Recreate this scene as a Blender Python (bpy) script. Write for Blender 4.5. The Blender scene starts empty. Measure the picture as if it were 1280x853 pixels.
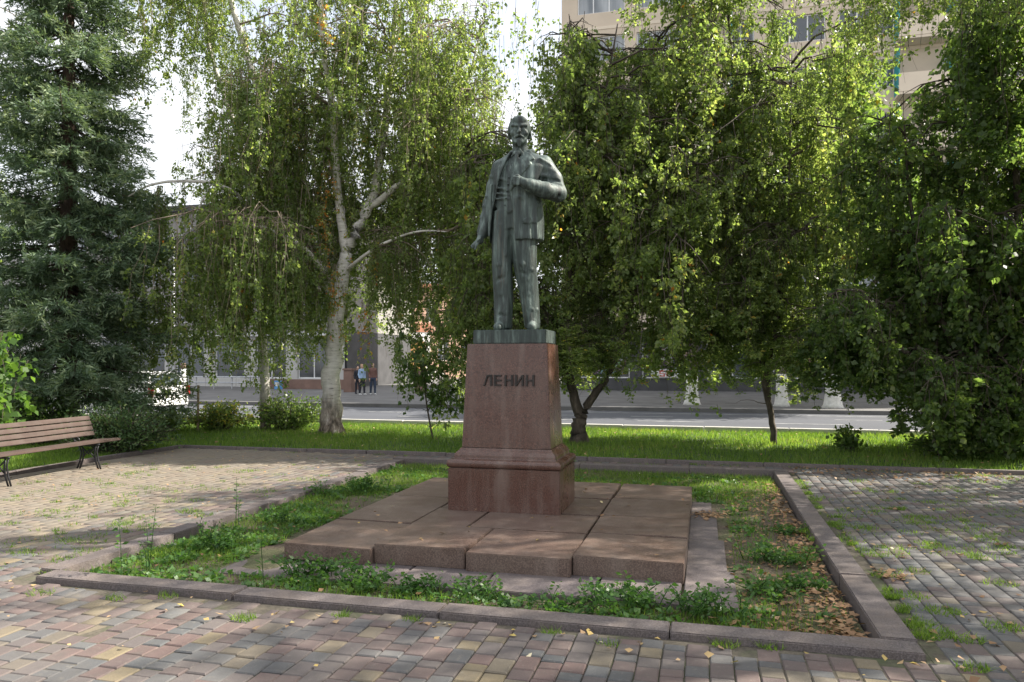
import bpy, bmesh, math, random
import numpy as np
from mathutils import Vector, Matrix
rng = np.random.default_rng(11); random.seed(11)
C = bpy.context.scene.collection
sc = bpy.context.scene
# ------------------------------------------------------------------ camera, sky, sun, exposure
F = 940.0; HY = 454.0; H = 1.7; A = math.atan2(240, F)
CA, SA = math.cos(A), math.sin(A)
cam = bpy.data.cameras.new('camera'); camo = bpy.data.objects.new('camera', cam); C.objects.link(camo)
cam.sensor_width = 36.0; cam.lens = F / 1280 * 36
cam.shift_y = (HY - 426.5) / 1280
cam.clip_start = 0.05; cam.clip_end = 3000
camo.location = (0, 0, H); camo.rotation_euler = (math.pi / 2, 0, A)
sc.camera = camo
SUN = Vector((0.80, 0.40, 0.78)).normalized()
w = bpy.data.worlds.new('World'); sc.world = w; w.use_nodes = True
wn = w.node_tree.nodes; wl = w.node_tree.links; wn.clear()
sky = wn.new('ShaderNodeTexSky'); sky.sky_type = 'NISHITA'; sky.sun_disc = False
sky.sun_elevation = math.asin(SUN.z); sky.sun_rotation = math.atan2(SUN.x, SUN.y)
sky.air_density = 1.2; sky.dust_density = 3.0; sky.ozone_density = 1.0
tc = wn.new('ShaderNodeTexCoord'); mp = wn.new('ShaderNodeMapping'); mp.inputs['Scale'].default_value = (1.6, 1.6, 5)
nz = wn.new('ShaderNodeTexNoise'); nz.inputs['Scale'].default_value = 1.7; nz.inputs['Detail'].default_value = 7
cr = wn.new('ShaderNodeValToRGB'); cr.color_ramp.elements[0].position = 0.28; cr.color_ramp.elements[1].position = 0.52
cr.color_ramp.elements[0].color = (0.45, 0.45, 0.45, 1); cr.color_ramp.elements[1].color = (0.97, 0.97, 0.97, 1)
mx = wn.new('ShaderNodeMixRGB'); mx.inputs[2].default_value = (4.6, 4.7, 4.9, 1)
bg = wn.new('ShaderNodeBackground'); bg.inputs['Strength'].default_value = 0.11
wo = wn.new('ShaderNodeOutputWorld')
wl.new(tc.outputs['Generated'], mp.inputs[0]); wl.new(mp.outputs[0], nz.inputs['Vector']); wl.new(nz.outputs[0], cr.inputs[0])
wl.new(cr.outputs[0], mx.inputs[0]); wl.new(sky.outputs[0], mx.inputs[1]); wl.new(mx.outputs[0], bg.inputs[0]); wl.new(bg.outputs[0], wo.inputs[0])
sl = bpy.data.lights.new('sun', 'SUN'); sl.energy = 5.0; sl.angle = math.radians(0.5); sl.color = (1.0, 0.93, 0.82)
slo = bpy.data.objects.new('sun', sl); C.objects.link(slo); slo.location = (20, 20, 30)
slo.rotation_euler = SUN.to_track_quat('Z', 'Y').to_euler()
sc.view_settings.view_transform = 'Standard'; sc.view_settings.look = 'None'
sc.view_settings.gamma = 1.0; sc.view_settings.use_curve_mapping = False
sc.view_settings.exposure = 1.4
sc.render.engine = 'CYCLES'
sc.cycles.max_bounces = 7; sc.cycles.diffuse_bounces = 4; sc.cycles.transmission_bounces = 5; sc.cycles.transparent_max_bounces = 6
sc.cycles.use_denoising = True

# ------------------------------------------------------------------ pixel helpers (photo pixels, 1280 wide)
def W(px, py, d):
    xc = (px - 640) / F * d
    return Vector((xc * CA - d * SA, d * CA + xc * SA, H - (py - HY) / F * d))
def G(px, py, z=0.0):
    p = W(px, py, (H - z) * F / (py - HY)); return (p.x, p.y)
def project(x, y, z):
    d = y * CA - x * SA; xc = x * CA + y * SA
    return 640 + xc / d * F, HY + (H - z) / d * F, d

# ------------------------------------------------------------------ materials
def rgb(*c): return (c[0], c[1], c[2], 1.0)
class NT:
    def __init__(s, name):
        s.m = bpy.data.materials.new(name); s.m.use_nodes = True
        s.n = s.m.node_tree.nodes; s.l = s.m.node_tree.links
        s.b = s.n['Principled BSDF']; s.out = s.n['Material Output']
    def node(s, t, **kw):
        n = s.n.new(t)
        for k, v in kw.items(): setattr(n, k, v)
        return n
    def noise(s, scale, detail=5, rough=0.6, vec=None, sc3=None):
        n = s.node('ShaderNodeTexNoise'); n.inputs['Scale'].default_value = scale
        n.inputs['Detail'].default_value = detail; n.inputs['Roughness'].default_value = rough
        v = vec or s.coord()
        if sc3:
            m = s.node('ShaderNodeMapping'); m.inputs['Scale'].default_value = sc3
            s.l.new(v, m.inputs[0]); v = m.outputs[0]
        s.l.new(v, n.inputs['Vector']); return n.outputs[0]
    def coord(s):
        if not hasattr(s, '_c'):
            g = s.node('ShaderNodeNewGeometry'); s._c = g.outputs['Position']
        return s._c
    def objcoord(s):
        if not hasattr(s, '_oc'): s._oc = s.node('ShaderNodeTexCoord').outputs['Object']
        return s._oc
    def ramp(s, fac, stops, mode='LINEAR'):
        r = s.node('ShaderNodeValToRGB'); e = r.color_ramp.elements; r.color_ramp.interpolation = mode
        while len(e) < len(stops): e.new(0.5)
        for i, (p, c) in enumerate(stops): e[i].position = p; e[i].color = rgb(*c) if not isinstance(c, (int, float)) else rgb(c, c, c)
        s.l.new(fac, r.inputs[0]); return r.outputs[0]
    def mix(s, fac, a, b, blend='MIX'):
        m = s.node('ShaderNodeMixRGB', blend_type=blend)
        for i, v in ((0, fac), (1, a), (2, b)):
            if isinstance(v, (int, float)): m.inputs[i].default_value = v if i == 0 else rgb(v, v, v)
            elif isinstance(v, tuple): m.inputs[i].default_value = rgb(*v)
            else: s.l.new(v, m.inputs[i])
        return m.outputs[0]
    def math(s, op, a, b=None):
        m = s.node('ShaderNodeMath', operation=op)
        for i, v in ((0, a), (1, b)):
            if v is None: continue
            if isinstance(v, (int, float)): m.inputs[i].default_value = v
            else: s.l.new(v, m.inputs[i])
        return m.outputs[0]
    def bump(s, h, strength=0.3, dist=0.01):
        b = s.node('ShaderNodeBump'); b.inputs['Strength'].default_value = strength; b.inputs['Distance'].default_value = dist
        s.l.new(h, b.inputs['Height']); s.l.new(b.outputs[0], s.b.inputs['Normal'])
    def col(s, c):
        if isinstance(c, tuple): s.b.inputs['Base Color'].default_value = rgb(*c)
        else: s.l.new(c, s.b.inputs['Base Color'])
    def rough(s, r):
        if isinstance(r, (int, float)): s.b.inputs['Roughness'].default_value = r
        else: s.l.new(r, s.b.inputs['Roughness'])
    def attr(s, name='v'):
        a = s.node('ShaderNodeAttribute'); a.attribute_name = name; return a.outputs['Fac']
def simple(name, c, rough=0.6, var=0.25, scale=6, metal=0, bump=0.15):
    t = NT(name); n = t.noise(scale, 6)
    lo = tuple(x * (1 - var) for x in c); hi = tuple(min(1, x * (1 + var)) for x in c)
    t.col(t.ramp(n, [(0.3, lo), (0.7, hi)])); t.rough(rough); t.b.inputs['Metallic'].default_value = metal
    if bump: t.bump(t.noise(scale * 12, 4), bump, 0.004)
    return t.m
def granite(name, a, b, c, rough, dirt=0.4, sc_=1.0, spec=0.5):
    t = NT(name)
    v = t.node('ShaderNodeTexVoronoi'); v.inputs['Scale'].default_value = 130 * sc_
    t.l.new(t.coord(), v.inputs['Vector'])
    n1 = t.noise(90 * sc_, 3, 0.7)
    base = t.ramp(n1, [(0.36, a), (0.5, b), (0.66, c)])
    base = t.mix(0.30, base, t.ramp(v.outputs['Distance'], [(0.1, (0.75, 0.75, 0.75)), (0.6, (0.3, 0.3, 0.3))]), 'OVERLAY')
    n2 = t.noise(2.3, 7, 0.65)
    base = t.mix(t.ramp(n2, [(0.42, 0.0), (0.72, dirt)]), base, (0.16, 0.125, 0.10))
    st = t.noise(7, 4, 0.6, sc3=(1.0, 1.0, 0.12))
    base = t.mix(t.ramp(st, [(0.5, 0.0), (0.8, 0.35)]), base, (0.26, 0.21, 0.18))
    t.col(base); t.rough(t.ramp(n2, [(0.3, rough * 0.8), (0.7, min(1, rough * 1.5))]))
    t.b.inputs['Specular IOR Level'].default_value = spec
    t.bump(t.noise(60 * sc_, 4), 0.08, 0.004); return t.m
def leafmat(name, stops, trans=0.45, rough=0.45, tcol=1.7):
    t = NT(name); oi = t.node('ShaderNodeObjectInfo'); c = t.ramp(t.math('ADD', t.attr(), t.math('MULTIPLY', t.math('SUBTRACT', oi.outputs['Random'], 0.5), 0.16)), stops)
    t.col(c); t.rough(rough); t.b.inputs['Specular IOR Level'].default_value = 0.35
    tr = t.node('ShaderNodeBsdfTranslucent'); t.l.new(t.mix(1.0, c, (tcol, tcol * 1.02, tcol * 0.5), 'MULTIPLY'), tr.inputs[0])
    ms = t.node('ShaderNodeMixShader'); ms.inputs[0].default_value = trans
    t.l.new(t.b.outputs[0], ms.inputs[1]); t.l.new(tr.outputs[0], ms.inputs[2]); t.l.new(ms.outputs[0], t.out.inputs[0])
    return t.m
def barkmat(name, a, b, c, vs=9, scz=0.35):
    t = NT(name); n = t.noise(vs, 8, 0.7, sc3=(1, 1, scz)); n2 = t.noise(3.1, 5)
    t.col(t.mix(t.ramp(n2, [(0.4, 0.0), (0.7, 0.6)]), t.ramp(n, [(0.35, a), (0.52, b), (0.68, c)]), a))
    t.rough(0.9); t.bump(n, 0.9, 0.03); return t.m
M = {}
# birch bark: pale papery skin with dark bands, furrowed and dark near the foot
t = NT('birch_bark'); n = t.noise(7, 7, 0.7, sc3=(0.6, 0.6, 3.2)); n2 = t.noise(9, 6, 0.7, sc3=(1, 1, 0.3))
pale = t.ramp(n, [(0.34, (0.05, 0.045, 0.04)), (0.40, (0.50, 0.47, 0.43)), (0.7, (0.76, 0.73, 0.68))])
dark = t.ramp(n2, [(0.40, (0.06, 0.045, 0.035)), (0.53, (0.24, 0.19, 0.15)), (0.66, (0.50, 0.45, 0.40))])
sep = t.node('ShaderNodeSeparateXYZ'); t.l.new(t.coord(), sep.inputs[0])
f = t.math('ADD', t.math('MULTIPLY', sep.outputs[2], 0.45), t.math('MULTIPLY', t.noise(1.8, 4), 0.7))
t.col(t.mix(t.ramp(f, [(0.95 / 2, 0.0), (1.9 / 2, 1.0)]), dark, pale)); t.rough(0.85); t.bump(n2, 0.9, 0.03); M['birch_bark'] = t.m
M['birch_twig'] = simple('birch_twig', (0.17, 0.135, 0.10), 0.8, 0.5, 5)
M['dark_bark'] = barkmat('dark_bark', (0.025, 0.02, 0.015), (0.075, 0.058, 0.042), (0.16, 0.13, 0.10))
M['spruce_bark'] = barkmat('spruce_bark', (0.03, 0.02, 0.015), (0.09, 0.06, 0.045), (0.16, 0.11, 0.08))
M['far_bark'] = barkmat('far_bark', (0.05, 0.04, 0.032), (0.12, 0.10, 0.08), (0.2, 0.17, 0.14))
M['whitewash'] = simple('whitewash', (0.62, 0.61, 0.57), 0.9, 0.18, 9, bump=0.5)
M['birch_leaf'] = leafmat('birch_leaf', [(0.0, (0.080, 0.122, 0.042)), (0.5, (0.150, 0.198, 0.076)), (0.88, (0.245, 0.270, 0.118)), (0.965, (0.38, 0.28, 0.07)), (1.0, (0.42, 0.17, 0.04))], 0.58, 0.33, 2.3)
M['linden_leaf'] = leafmat('linden_leaf', [(0.0, (0.044, 0.082, 0.028)), (0.6, (0.100, 0.148, 0.050)), (0.97, (0.18, 0.205, 0.075)), (1.0, (0.36, 0.26, 0.06))], 0.55, 0.34, 2.4)
M['far_leaf'] = leafmat('far_leaf', [(0.0, (0.075, 0.125, 0.035)), (0.6, (0.138, 0.206, 0.056)), (1.0, (0.237, 0.275, 0.088))], 0.5, 0.5, 2.2)
M['maple_leaf'] = leafmat('maple_leaf', [(0.0, (0.05, 0.11, 0.025)), (1.0, (0.11, 0.18, 0.045))], 0.5, 0.45, 2.2)
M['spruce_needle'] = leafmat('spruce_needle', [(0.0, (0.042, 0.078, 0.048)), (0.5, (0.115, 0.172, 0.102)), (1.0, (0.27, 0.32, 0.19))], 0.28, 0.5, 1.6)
M['juniper'] = leafmat('juniper', [(0.0, (0.024, 0.060, 0.024)), (0.6, (0.072, 0.126, 0.042)), (1.0, (0.168, 0.204, 0.072))], 0.25, 0.5, 1.4)
M['grass'] = leafmat('grass', [(0.0, (0.055, 0.105, 0.020)), (0.55, (0.125, 0.205, 0.038)), (0.88, (0.20, 0.26, 0.065)), (1.0, (0.30, 0.26, 0.13))], 0.5, 0.5, 2.1)
M['weed'] = leafmat('weed', [(0.0, (0.035, 0.090, 0.022)), (0.6, (0.075, 0.160, 0.040)), (1.0, (0.15, 0.22, 0.07))], 0.42, 0.42, 1.9)
M['dry_leaf'] = leafmat('dry_leaf', [(0.0, (0.14, 0.075, 0.04)), (0.45, (0.27, 0.16, 0.085)), (0.8, (0.38, 0.26, 0.15)), (0.93, (0.48, 0.36, 0.09)), (1.0, (0.6, 0.55, 0.42))], 0.15, 0.6, 1.1)
M['red_granite'] = granite('red_granite', (0.030, 0.015, 0.012), (0.088, 0.038, 0.027), (0.17, 0.085, 0.062), 0.24, 0.3)
M['slab_granite'] = granite('slab_granite', (0.062, 0.042, 0.034), (0.122, 0.082, 0.066), (0.20, 0.145, 0.12), 0.34, 0.5)
M['low_granite'] = granite('low_granite', (0.062, 0.052, 0.054), (0.105, 0.088, 0.09), (0.165, 0.142, 0.144), 0.55, 0.4)
M['kerb_granite'] = granite('kerb_granite', (0.062, 0.052, 0.052), (0.105, 0.088, 0.087), (0.165, 0.142, 0.14), 0.7, 0.5)
# bronze with green patina running down
t = NT('bronze'); oc = t.objcoord()
st = t.noise(16, 7, 0.65, oc, (1, 1, 0.10)); bl = t.noise(4.2, 6, 0.6, oc)
c = t.ramp(st, [(0.34, (0.018, 0.023, 0.022)), (0.47, (0.036, 0.050, 0.045)), (0.60, (0.12, 0.160, 0.143)), (0.74, (0.28, 0.335, 0.30))])
c = t.mix(t.ramp(bl, [(0.42, 0.0), (0.70, 0.6)]), c, (0.048, 0.066, 0.060))
c = t.mix(t.ramp(t.noise(8, 6, 0.7, oc, (1, 1, 0.3)), [(0.54, 0.0), (0.70, 0.75)]), c, (0.022, 0.022, 0.02))
c = t.mix(t.ramp(t.noise(11, 6, 0.7, oc, (1, 1, 0.12)), [(0.60, 0.0), (0.74, 0.6)]), c, (0.11, 0.085, 0.06))
gm = t.node('ShaderNodeNewGeometry'); sp = t.node('ShaderNodeSeparateXYZ'); t.l.new(gm.outputs['Normal'], sp.inputs[0])
c = t.mix(t.ramp(sp.outputs[2], [(0.35, 0.0), (0.95, 0.55)]), c, (0.16, 0.205, 0.19))
t.col(c); t.rough(t.ramp(bl, [(0.3, 0.45), (0.7, 0.7)])); t.b.inputs['Metallic'].default_value = 0.2
c2 = t.ramp(t.noise(30, 3, 0.5, oc), [(0.68, 0.0), (0.72, 0.6)])
t.col(t.mix(t.math('MULTIPLY', c2, t.ramp(sp.outputs[2], [(0.2, 0.0), (0.6, 1.0)])), c, (0.42, 0.44, 0.42)))
t.bump(t.noise(40, 6, 0.7, oc), 0.35, 0.008); M['bronze'] = t.m
M['letter'] = simple('letter', (0.03, 0.026, 0.024), 0.45, 0.3, 20, 0.5)
PAV = [(0.0, (0.118, 0.086, 0.081)), (0.24, (0.142, 0.097, 0.088)), (0.38, (0.094, 0.097, 0.100)), (0.52, (0.120, 0.121, 0.120)), (0.62, (0.120, 0.102, 0.098)), (0.80, (0.198, 0.160, 0.098)), (0.93, (0.152, 0.128, 0.093))]
def pavmat(name, obj):
    t = NT(name)
    v = t.node('ShaderNodeObjectInfo').outputs['Color'] if obj else t.attr()
    if obj:
        s_ = t.node('ShaderNodeSeparateColor'); t.l.new(v, s_.inputs[0]); v = s_.outputs[0]
    c = t.ramp(v, PAV, 'CONSTANT')
    c = t.mix(t.ramp(t.noise(140, 3, 0.7), [(0.35, 0.75), (0.65, 1.25)]), c, c) if False else t.mix(1.0, c, t.ramp(t.noise(160, 3, 0.7), [(0.32, (0.66, 0.66, 0.66)), (0.68, (1.0, 1.0, 1.0))]), 'MULTIPLY')
    c = t.mix(t.ramp(t.noise(1.1, 7, 0.65), [(0.45, 0.0), (0.75, 0.5)]), c, (0.135, 0.116, 0.09))
    c = t.mix(t.ramp(t.noise(6, 6, 0.7), [(0.48, 0.0), (0.72, 0.55)]), c, (0.07, 0.064, 0.056))
    c = t.mix(t.ramp(t.noise(26, 5, 0.7), [(0.56, 0.0), (0.70, 0.4)]), c, (0.20, 0.18, 0.15))
    c = t.mix(t.ramp(t.noise(0.55, 3), [(0.4, 0.0), (0.65, 0.4)]), c, (0.12, 0.105, 0.105))
    # dust and dry dirt lies thick on the plaza left of the bed
    sx = t.node('ShaderNodeSeparateXYZ'); t.l.new(t.coord(), sx.inputs[0])
    lf = t.math('MULTIPLY', t.math('SUBTRACT', -5.0, sx.outputs[0]), 0.5)
    fr = t.math('MULTIPLY', t.math('SUBTRACT', sx.outputs[1], 4.9), 0.6)
    m_ = t.node('ShaderNodeMath', operation='MINIMUM'); t.l.new(lf, m_.inputs[0]); t.l.new(fr, m_.inputs[1])
    d = t.math('ADD', m_.outputs[0], t.math('MULTIPLY', t.math('SUBTRACT', t.noise(1.5, 7, 0.7), 0.52), 4.0))
    c = t.mix(t.ramp(d, [(0.0, 0.0), (0.9, 0.68)]), c, (0.185, 0.155, 0.115))
    t.col(c); t.rough(0.85); t.bump(t.noise(120, 4), 0.25, 0.004); return t.m
M['paver'] = pavmat('paver', False); M['paver_obj'] = pavmat('paver_obj', True)
t = NT('joint_sand'); n = t.noise(1.3, 6)
t.col(t.mix(t.ramp(t.noise(0.9, 6, 0.7), [(0.48, 0.0), (0.62, 0.8)]), t.ramp(t.noise(40, 4), [(0.3, (0.05, 0.042, 0.032)), (0.7, (0.11, 0.095, 0.07))]), (0.05, 0.075, 0.022))); t.rough(0.95); M['sand'] = t.m
t = NT('soil'); t.col(t.mix(t.ramp(t.noise(1.6, 6), [(0.42, 0.0), (0.6, 0.7)]), t.ramp(t.noise(30, 6), [(0.3, (0.04, 0.03, 0.022)), (0.7, (0.13, 0.095, 0.065))]), (0.06, 0.075, 0.025))); t.rough(0.95); t.bump(t.noise(25, 6), 0.8, 0.03); M['soil'] = t.m
t = NT('lawn_soil'); t.col(t.ramp(t.noise(5, 6), [(0.3, (0.03, 0.06, 0.014)), (0.7, (0.06, 0.10, 0.025))])); t.rough(0.95); M['lawn_soil'] = t.m
t = NT('asphalt'); t.col(t.mix(t.ramp(t.noise(0.5, 6, 0.6, sc3=(0.12, 1, 1)), [(0.4, 0.0), (0.7, 0.6)]), t.ramp(t.noise(60, 4), [(0.3, (0.045, 0.049, 0.060)), (0.7, (0.075, 0.080, 0.094))]), (0.095, 0.10, 0.114))); t.rough(0.8); t.bump(t.noise(90, 3), 0.3, 0.006); M['asphalt'] = t.m
M['sidewalk'] = simple('sidewalk', (0.125, 0.122, 0.12), 0.9, 0.3, 0.8)
M['ground'] = simple('ground', (0.12, 0.11, 0.10), 0.95, 0.3, 0.4)
M['kerb_white'] = simple('kerb_white', (0.55, 0.53, 0.49), 0.85, 0.15, 3)
M['roadpaint'] = simple('roadpaint', (0.26, 0.26, 0.26), 0.8, 0.5, 3)
t = NT('bench_wood'); oc = t.objcoord(); g_ = t.noise(22, 6, 0.6, oc, (1, 0.06, 1))
t.col(t.mix(t.ramp(t.noise(5, 5, 0.6, oc), [(0.45, 0.0), (0.7, 0.6)]), t.ramp(g_, [(0.3, (0.040, 0.024, 0.018)), (0.7, (0.076, 0.046, 0.036))]), (0.085, 0.064, 0.053))); t.rough(0.75); t.bump(g_, 0.3, 0.004); M['bench_wood'] = t.m
M['iron'] = simple('iron', (0.035, 0.035, 0.038), 0.45, 0.4, 30, 0.6)
M['grey_metal'] = simple('grey_metal', (0.42, 0.43, 0.45), 0.4, 0.15, 8, 0.4)
M['beige_wall'] = simple('beige_wall', (0.62, 0.52, 0.41), 0.9, 0.08, 0.6)
M['beige_panel'] = simple('beige_panel', (0.70, 0.60, 0.48), 0.85, 0.06, 0.8)
M['teal'] = simple('teal', (0.03, 0.30, 0.32), 0.5, 0.12, 2)
M['grey_wall'] = simple('grey_wall', (0.26, 0.25, 0.235), 0.9, 0.12, 0.5)
M['pale_wall'] = simple('pale_wall', (0.46, 0.45, 0.43), 0.9, 0.1, 0.6)
M['pink_wall'] = simple('pink_wall', (0.52, 0.34, 0.26), 0.9, 0.08, 0.7)
M['brick_red'] = simple('brick_red', (0.42, 0.19, 0.12), 0.9, 0.15, 1.5)
M['window_frame'] = simple('window_frame', (0.72, 0.72, 0.72), 0.5, 0.05, 3)
M['door_wood'] = simple('door_wood', (0.42, 0.22, 0.08), 0.5, 0.15, 3)
M['dark_stone'] = simple('dark_stone', (0.055, 0.055, 0.058), 0.7, 0.3, 1.5)
M['brown_stone'] = simple('brown_stone', (0.20, 0.125, 0.10), 0.85, 0.2, 2)
t = NT('glass_pane'); t.col(t.ramp(t.noise(0.35, 3), [(0.35, (0.02, 0.027, 0.034)), (0.7, (0.10, 0.12, 0.14))])); t.rough(0.08); t.b.inputs['Specular IOR Level'].default_value = 0.9; M['glass'] = t.m
t = NT('curtain_pane'); t.col(t.ramp(t.noise(0.8, 3, 0.5, sc3=(3, 3, 0.4)), [(0.3, (0.12, 0.14, 0.16)), (0.7, (0.36, 0.38, 0.40))])); t.rough(0.1); t.b.inputs['Specular IOR Level'].default_value = 0.8; M['curtain'] = t.m
M['car_paint'] = simple('car_paint', (0.78, 0.78, 0.77), 0.25, 0.03, 1, bump=0)
M['tyre'] = simple('tyre', (0.02, 0.02, 0.02), 0.85, 0.2, 10)
M['tail_light'] = simple('tail_light', (0.42, 0.02, 0.015), 0.2, 0.1, 5, bump=0)
M['sign_white'] = simple('sign_white', (0.72, 0.72, 0.71), 0.6, 0.05, 2)
M['sign_red'] = simple('sign_red', (0.45, 0.05, 0.03), 0.6, 0.1, 2)
M['sign_blue'] = simple('sign_blue', (0.12, 0.32, 0.62), 0.6, 0.1, 2)
t = NT('poster'); v = t.node('ShaderNodeTexVoronoi'); v.inputs['Scale'].default_value = 4.5; t.l.new(t.coord(), v.inputs[0])
t.col(t.mix(t.ramp(t.noise(3, 2), [(0.5, 0.0), (0.52, 1.0)], 'CONSTANT'), (0.05, 0.035, 0.04), t.mix(0.2, (0.16, 0.15, 0.15), v.outputs['Color']))); t.rough(0.5); M['poster'] = t.m
M['stake_wood'] = simple('stake_wood', (0.36, 0.27, 0.18), 0.8, 0.2, 12)

# ------------------------------------------------------------------ mesh helpers
def link(name, me, parent=None, mats=()):
    for m in mats: me.materials.append(M[m] if isinstance(m, str) else m)
    o = bpy.data.objects.new(name, me); C.objects.link(o)
    if parent is not None: o.parent = parent
    return o
def tag(o, label=None, cat=None, group=None, kind=None):
    if label: o['label'] = label
    if cat: o['category'] = cat
    if group: o['group'] = group
    if kind: o['kind'] = kind
    return o
def empty(name, loc, label, cat, group=None, rz=0):
    o = bpy.data.objects.new(name, None); C.objects.link(o); o.location = loc; o.rotation_euler = (0, 0, rz)
    o.empty_display_size = 0.1
    return tag(o, label, cat, group)
def np_mesh(name, V, faces, fv=None, smooth=False):
    """V (n,3); faces (m,k) int array of one polygon size, or a list of lists"""
    me = bpy.data.meshes.new(name); V = np.asarray(V, np.float32)
    if isinstance(faces, np.ndarray):
        m, k = faces.shape
        me.vertices.add(len(V)); me.vertices.foreach_set('co', V.ravel())
        me.loops.add(m * k); me.loops.foreach_set('vertex_index', faces.astype(np.int32).ravel())
        me.polygons.add(m); me.polygons.foreach_set('loop_start', np.arange(0, m * k, k, dtype=np.int32))
        me.polygons.foreach_set('loop_total', np.full(m, k, np.int32)); me.update(calc_edges=True)
    else:
        me.from_pydata([tuple(v) for v in V], [], faces); me.update()
    if fv is not None:
        a = me.attributes.new('v', 'FLOAT', 'FACE'); a.data.foreach_set('value', np.asarray(fv, np.float32))
    if smooth: me.polygons.foreach_set('use_smooth', np.ones(len(me.polygons), bool))
    return me
class MB:
    """collects simple solids into one mesh"""
    def __init__(s): s.v = []; s.f = []
    def add(s, vs, fs):
        n = len(s.v); s.v += [tuple(v) for v in vs]; s.f += [[i + n for i in f] for f in fs]; return s
    def box(s, x0, x1, y0, y1, z0, z1):
        return s.add([(x0, y0, z0), (x1, y0, z0), (x1, y1, z0), (x0, y1, z0), (x0, y0, z1), (x1, y0, z1), (x1, y1, z1), (x0, y1, z1)],
                     [(3, 2, 1, 0), (4, 5, 6, 7), (0, 1, 5, 4), (1, 2, 6, 5), (2, 3, 7, 6), (3, 0, 4, 7)])
    def prism(s, poly, z0, z1):
        n = len(poly)
        return s.add([(x, y, z0) for x, y in poly] + [(x, y, z1) for x, y in poly],
                     [list(range(n))[::-1], list(range(n, 2 * n))] + [(i, (i + 1) % n, n + (i + 1) % n, n + i) for i in range(n)])
    def prism_y(s, poly, y0, y1):          # polygon in x,z pushed along y
        n = len(poly)
        return s.add([(x, y0, z) for x, z in poly] + [(x, y1, z) for x, z in poly],
                     [list(range(n)), list(range(n, 2 * n))[::-1]] + [((i + 1) % n, i, n + i, n + (i + 1) % n) for i in range(n)])
    def tube(s, pts, rad, k=6, cap=True):
        pts = [Vector(p) for p in pts]; rad = rad if hasattr(rad, '__len__') else [rad] * len(pts)
        n0 = len(s.v); up = Vector((0.13, 0.29, 0.95))
        for i, p in enumerate(pts):
            d = (pts[min(i + 1, len(pts) - 1)] - pts[max(i - 1, 0)]).normalized()
            u = d.cross(Vector((0, 0, 1)) if abs(d.z) < 0.9 else Vector((1, 0, 0))).normalized(); w_ = d.cross(u)
            for j in range(k):
                a = 2 * math.pi * j / k
                s.v.append(tuple(p + (u * math.cos(a) + w_ * math.sin(a)) * rad[i]))
        for i in range(len(pts) - 1):
            for j in range(k):
                a = n0 + i * k + j; b = n0 + i * k + (j + 1) % k
                s.f.append([a, b, b + k, a + k])
        if cap:
            s.f.append([n0 + j for j in range(k)][::-1]); s.f.append([n0 + (len(pts) - 1) * k + j for j in range(k)])
        return s
    def mesh(s, name='mesh', smooth=False, bevel=0, seg=2):
        me = bpy.data.meshes.new(name); me.from_pydata(s.v, [], s.f); me.update()
        bm = bmesh.new(); bm.from_mesh(me)
        bmesh.ops.recalc_face_normals(bm, faces=bm.faces)
        if bevel: bmesh.ops.bevel(bm, geom=list(bm.edges), offset=bevel, segments=seg, affect='EDGES', clamp_overlap=True)
        bm.to_mesh(me); bm.free()
        if smooth: me.polygons.foreach_set('use_smooth', np.ones(len(me.polygons), bool))
        return me
    def build(s, name, mat, parent=None, smooth=False, bevel=0, seg=2):
        return link(name, s.mesh(name, smooth, bevel, seg), parent, [mat] if not isinstance(mat, (list, tuple)) else mat)
def norm(a): return a / (np.linalg.norm(a, axis=-1, keepdims=True) + 1e-9)
class Leaves:
    """leaf-sized faces: P base, D axis, S length, Wd width ratio, v shade"""
    def __init__(s): s.P = []; s.D = []; s.S = []; s.v = []
    def add(s, P, D, S, v):
        s.P.append(np.asarray(P, np.float32)); s.D.append(np.asarray(D, np.float32)); s.S.append(np.broadcast_to(np.asarray(S, np.float32), (len(P),)).copy()); s.v.append(np.asarray(v, np.float32))
    def quads(s, width=0.7, fold=0.12, flat=0.0):
        P = np.concatenate(s.P); D = norm(np.concatenate(s.D)); S = np.concatenate(s.S)[:, None]; v = np.concatenate(s.v)
        n = len(P); R = rng.normal(size=(n, 3)).astype(np.float32)
        if flat: R[:, 2] += flat * np.sign(R[:, 2])
        if flat: N = norm(R - (R * D).sum(1, keepdims=True) * D); side = norm(np.cross(D, N))
        else: side = norm(np.cross(D, R)); N = np.cross(side, D)
        wv = width * (0.8 + 0.4 * rng.random((n, 1)))
        a = P; c = P + D * S; m = P + D * S * 0.42
        b = m + side * S * wv * 0.5 + N * S * fold; d = m - side * S * wv * 0.5 + N * S * fold
        return np.stack([a, b, c, d], 1).reshape(-1, 3), np.arange(4 * n).reshape(n, 4), v
    def build(s, name, mat, parent=None, width=0.7, fold=0.12, flat=0.0, kind=None):
        V, Fc, v = s.quads(width, fold, flat)
        o = link(name, np_mesh(name, V, Fc, np.clip(v, 0, 1)), parent, [mat])
        if kind: o['kind'] = kind
        return o

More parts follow.
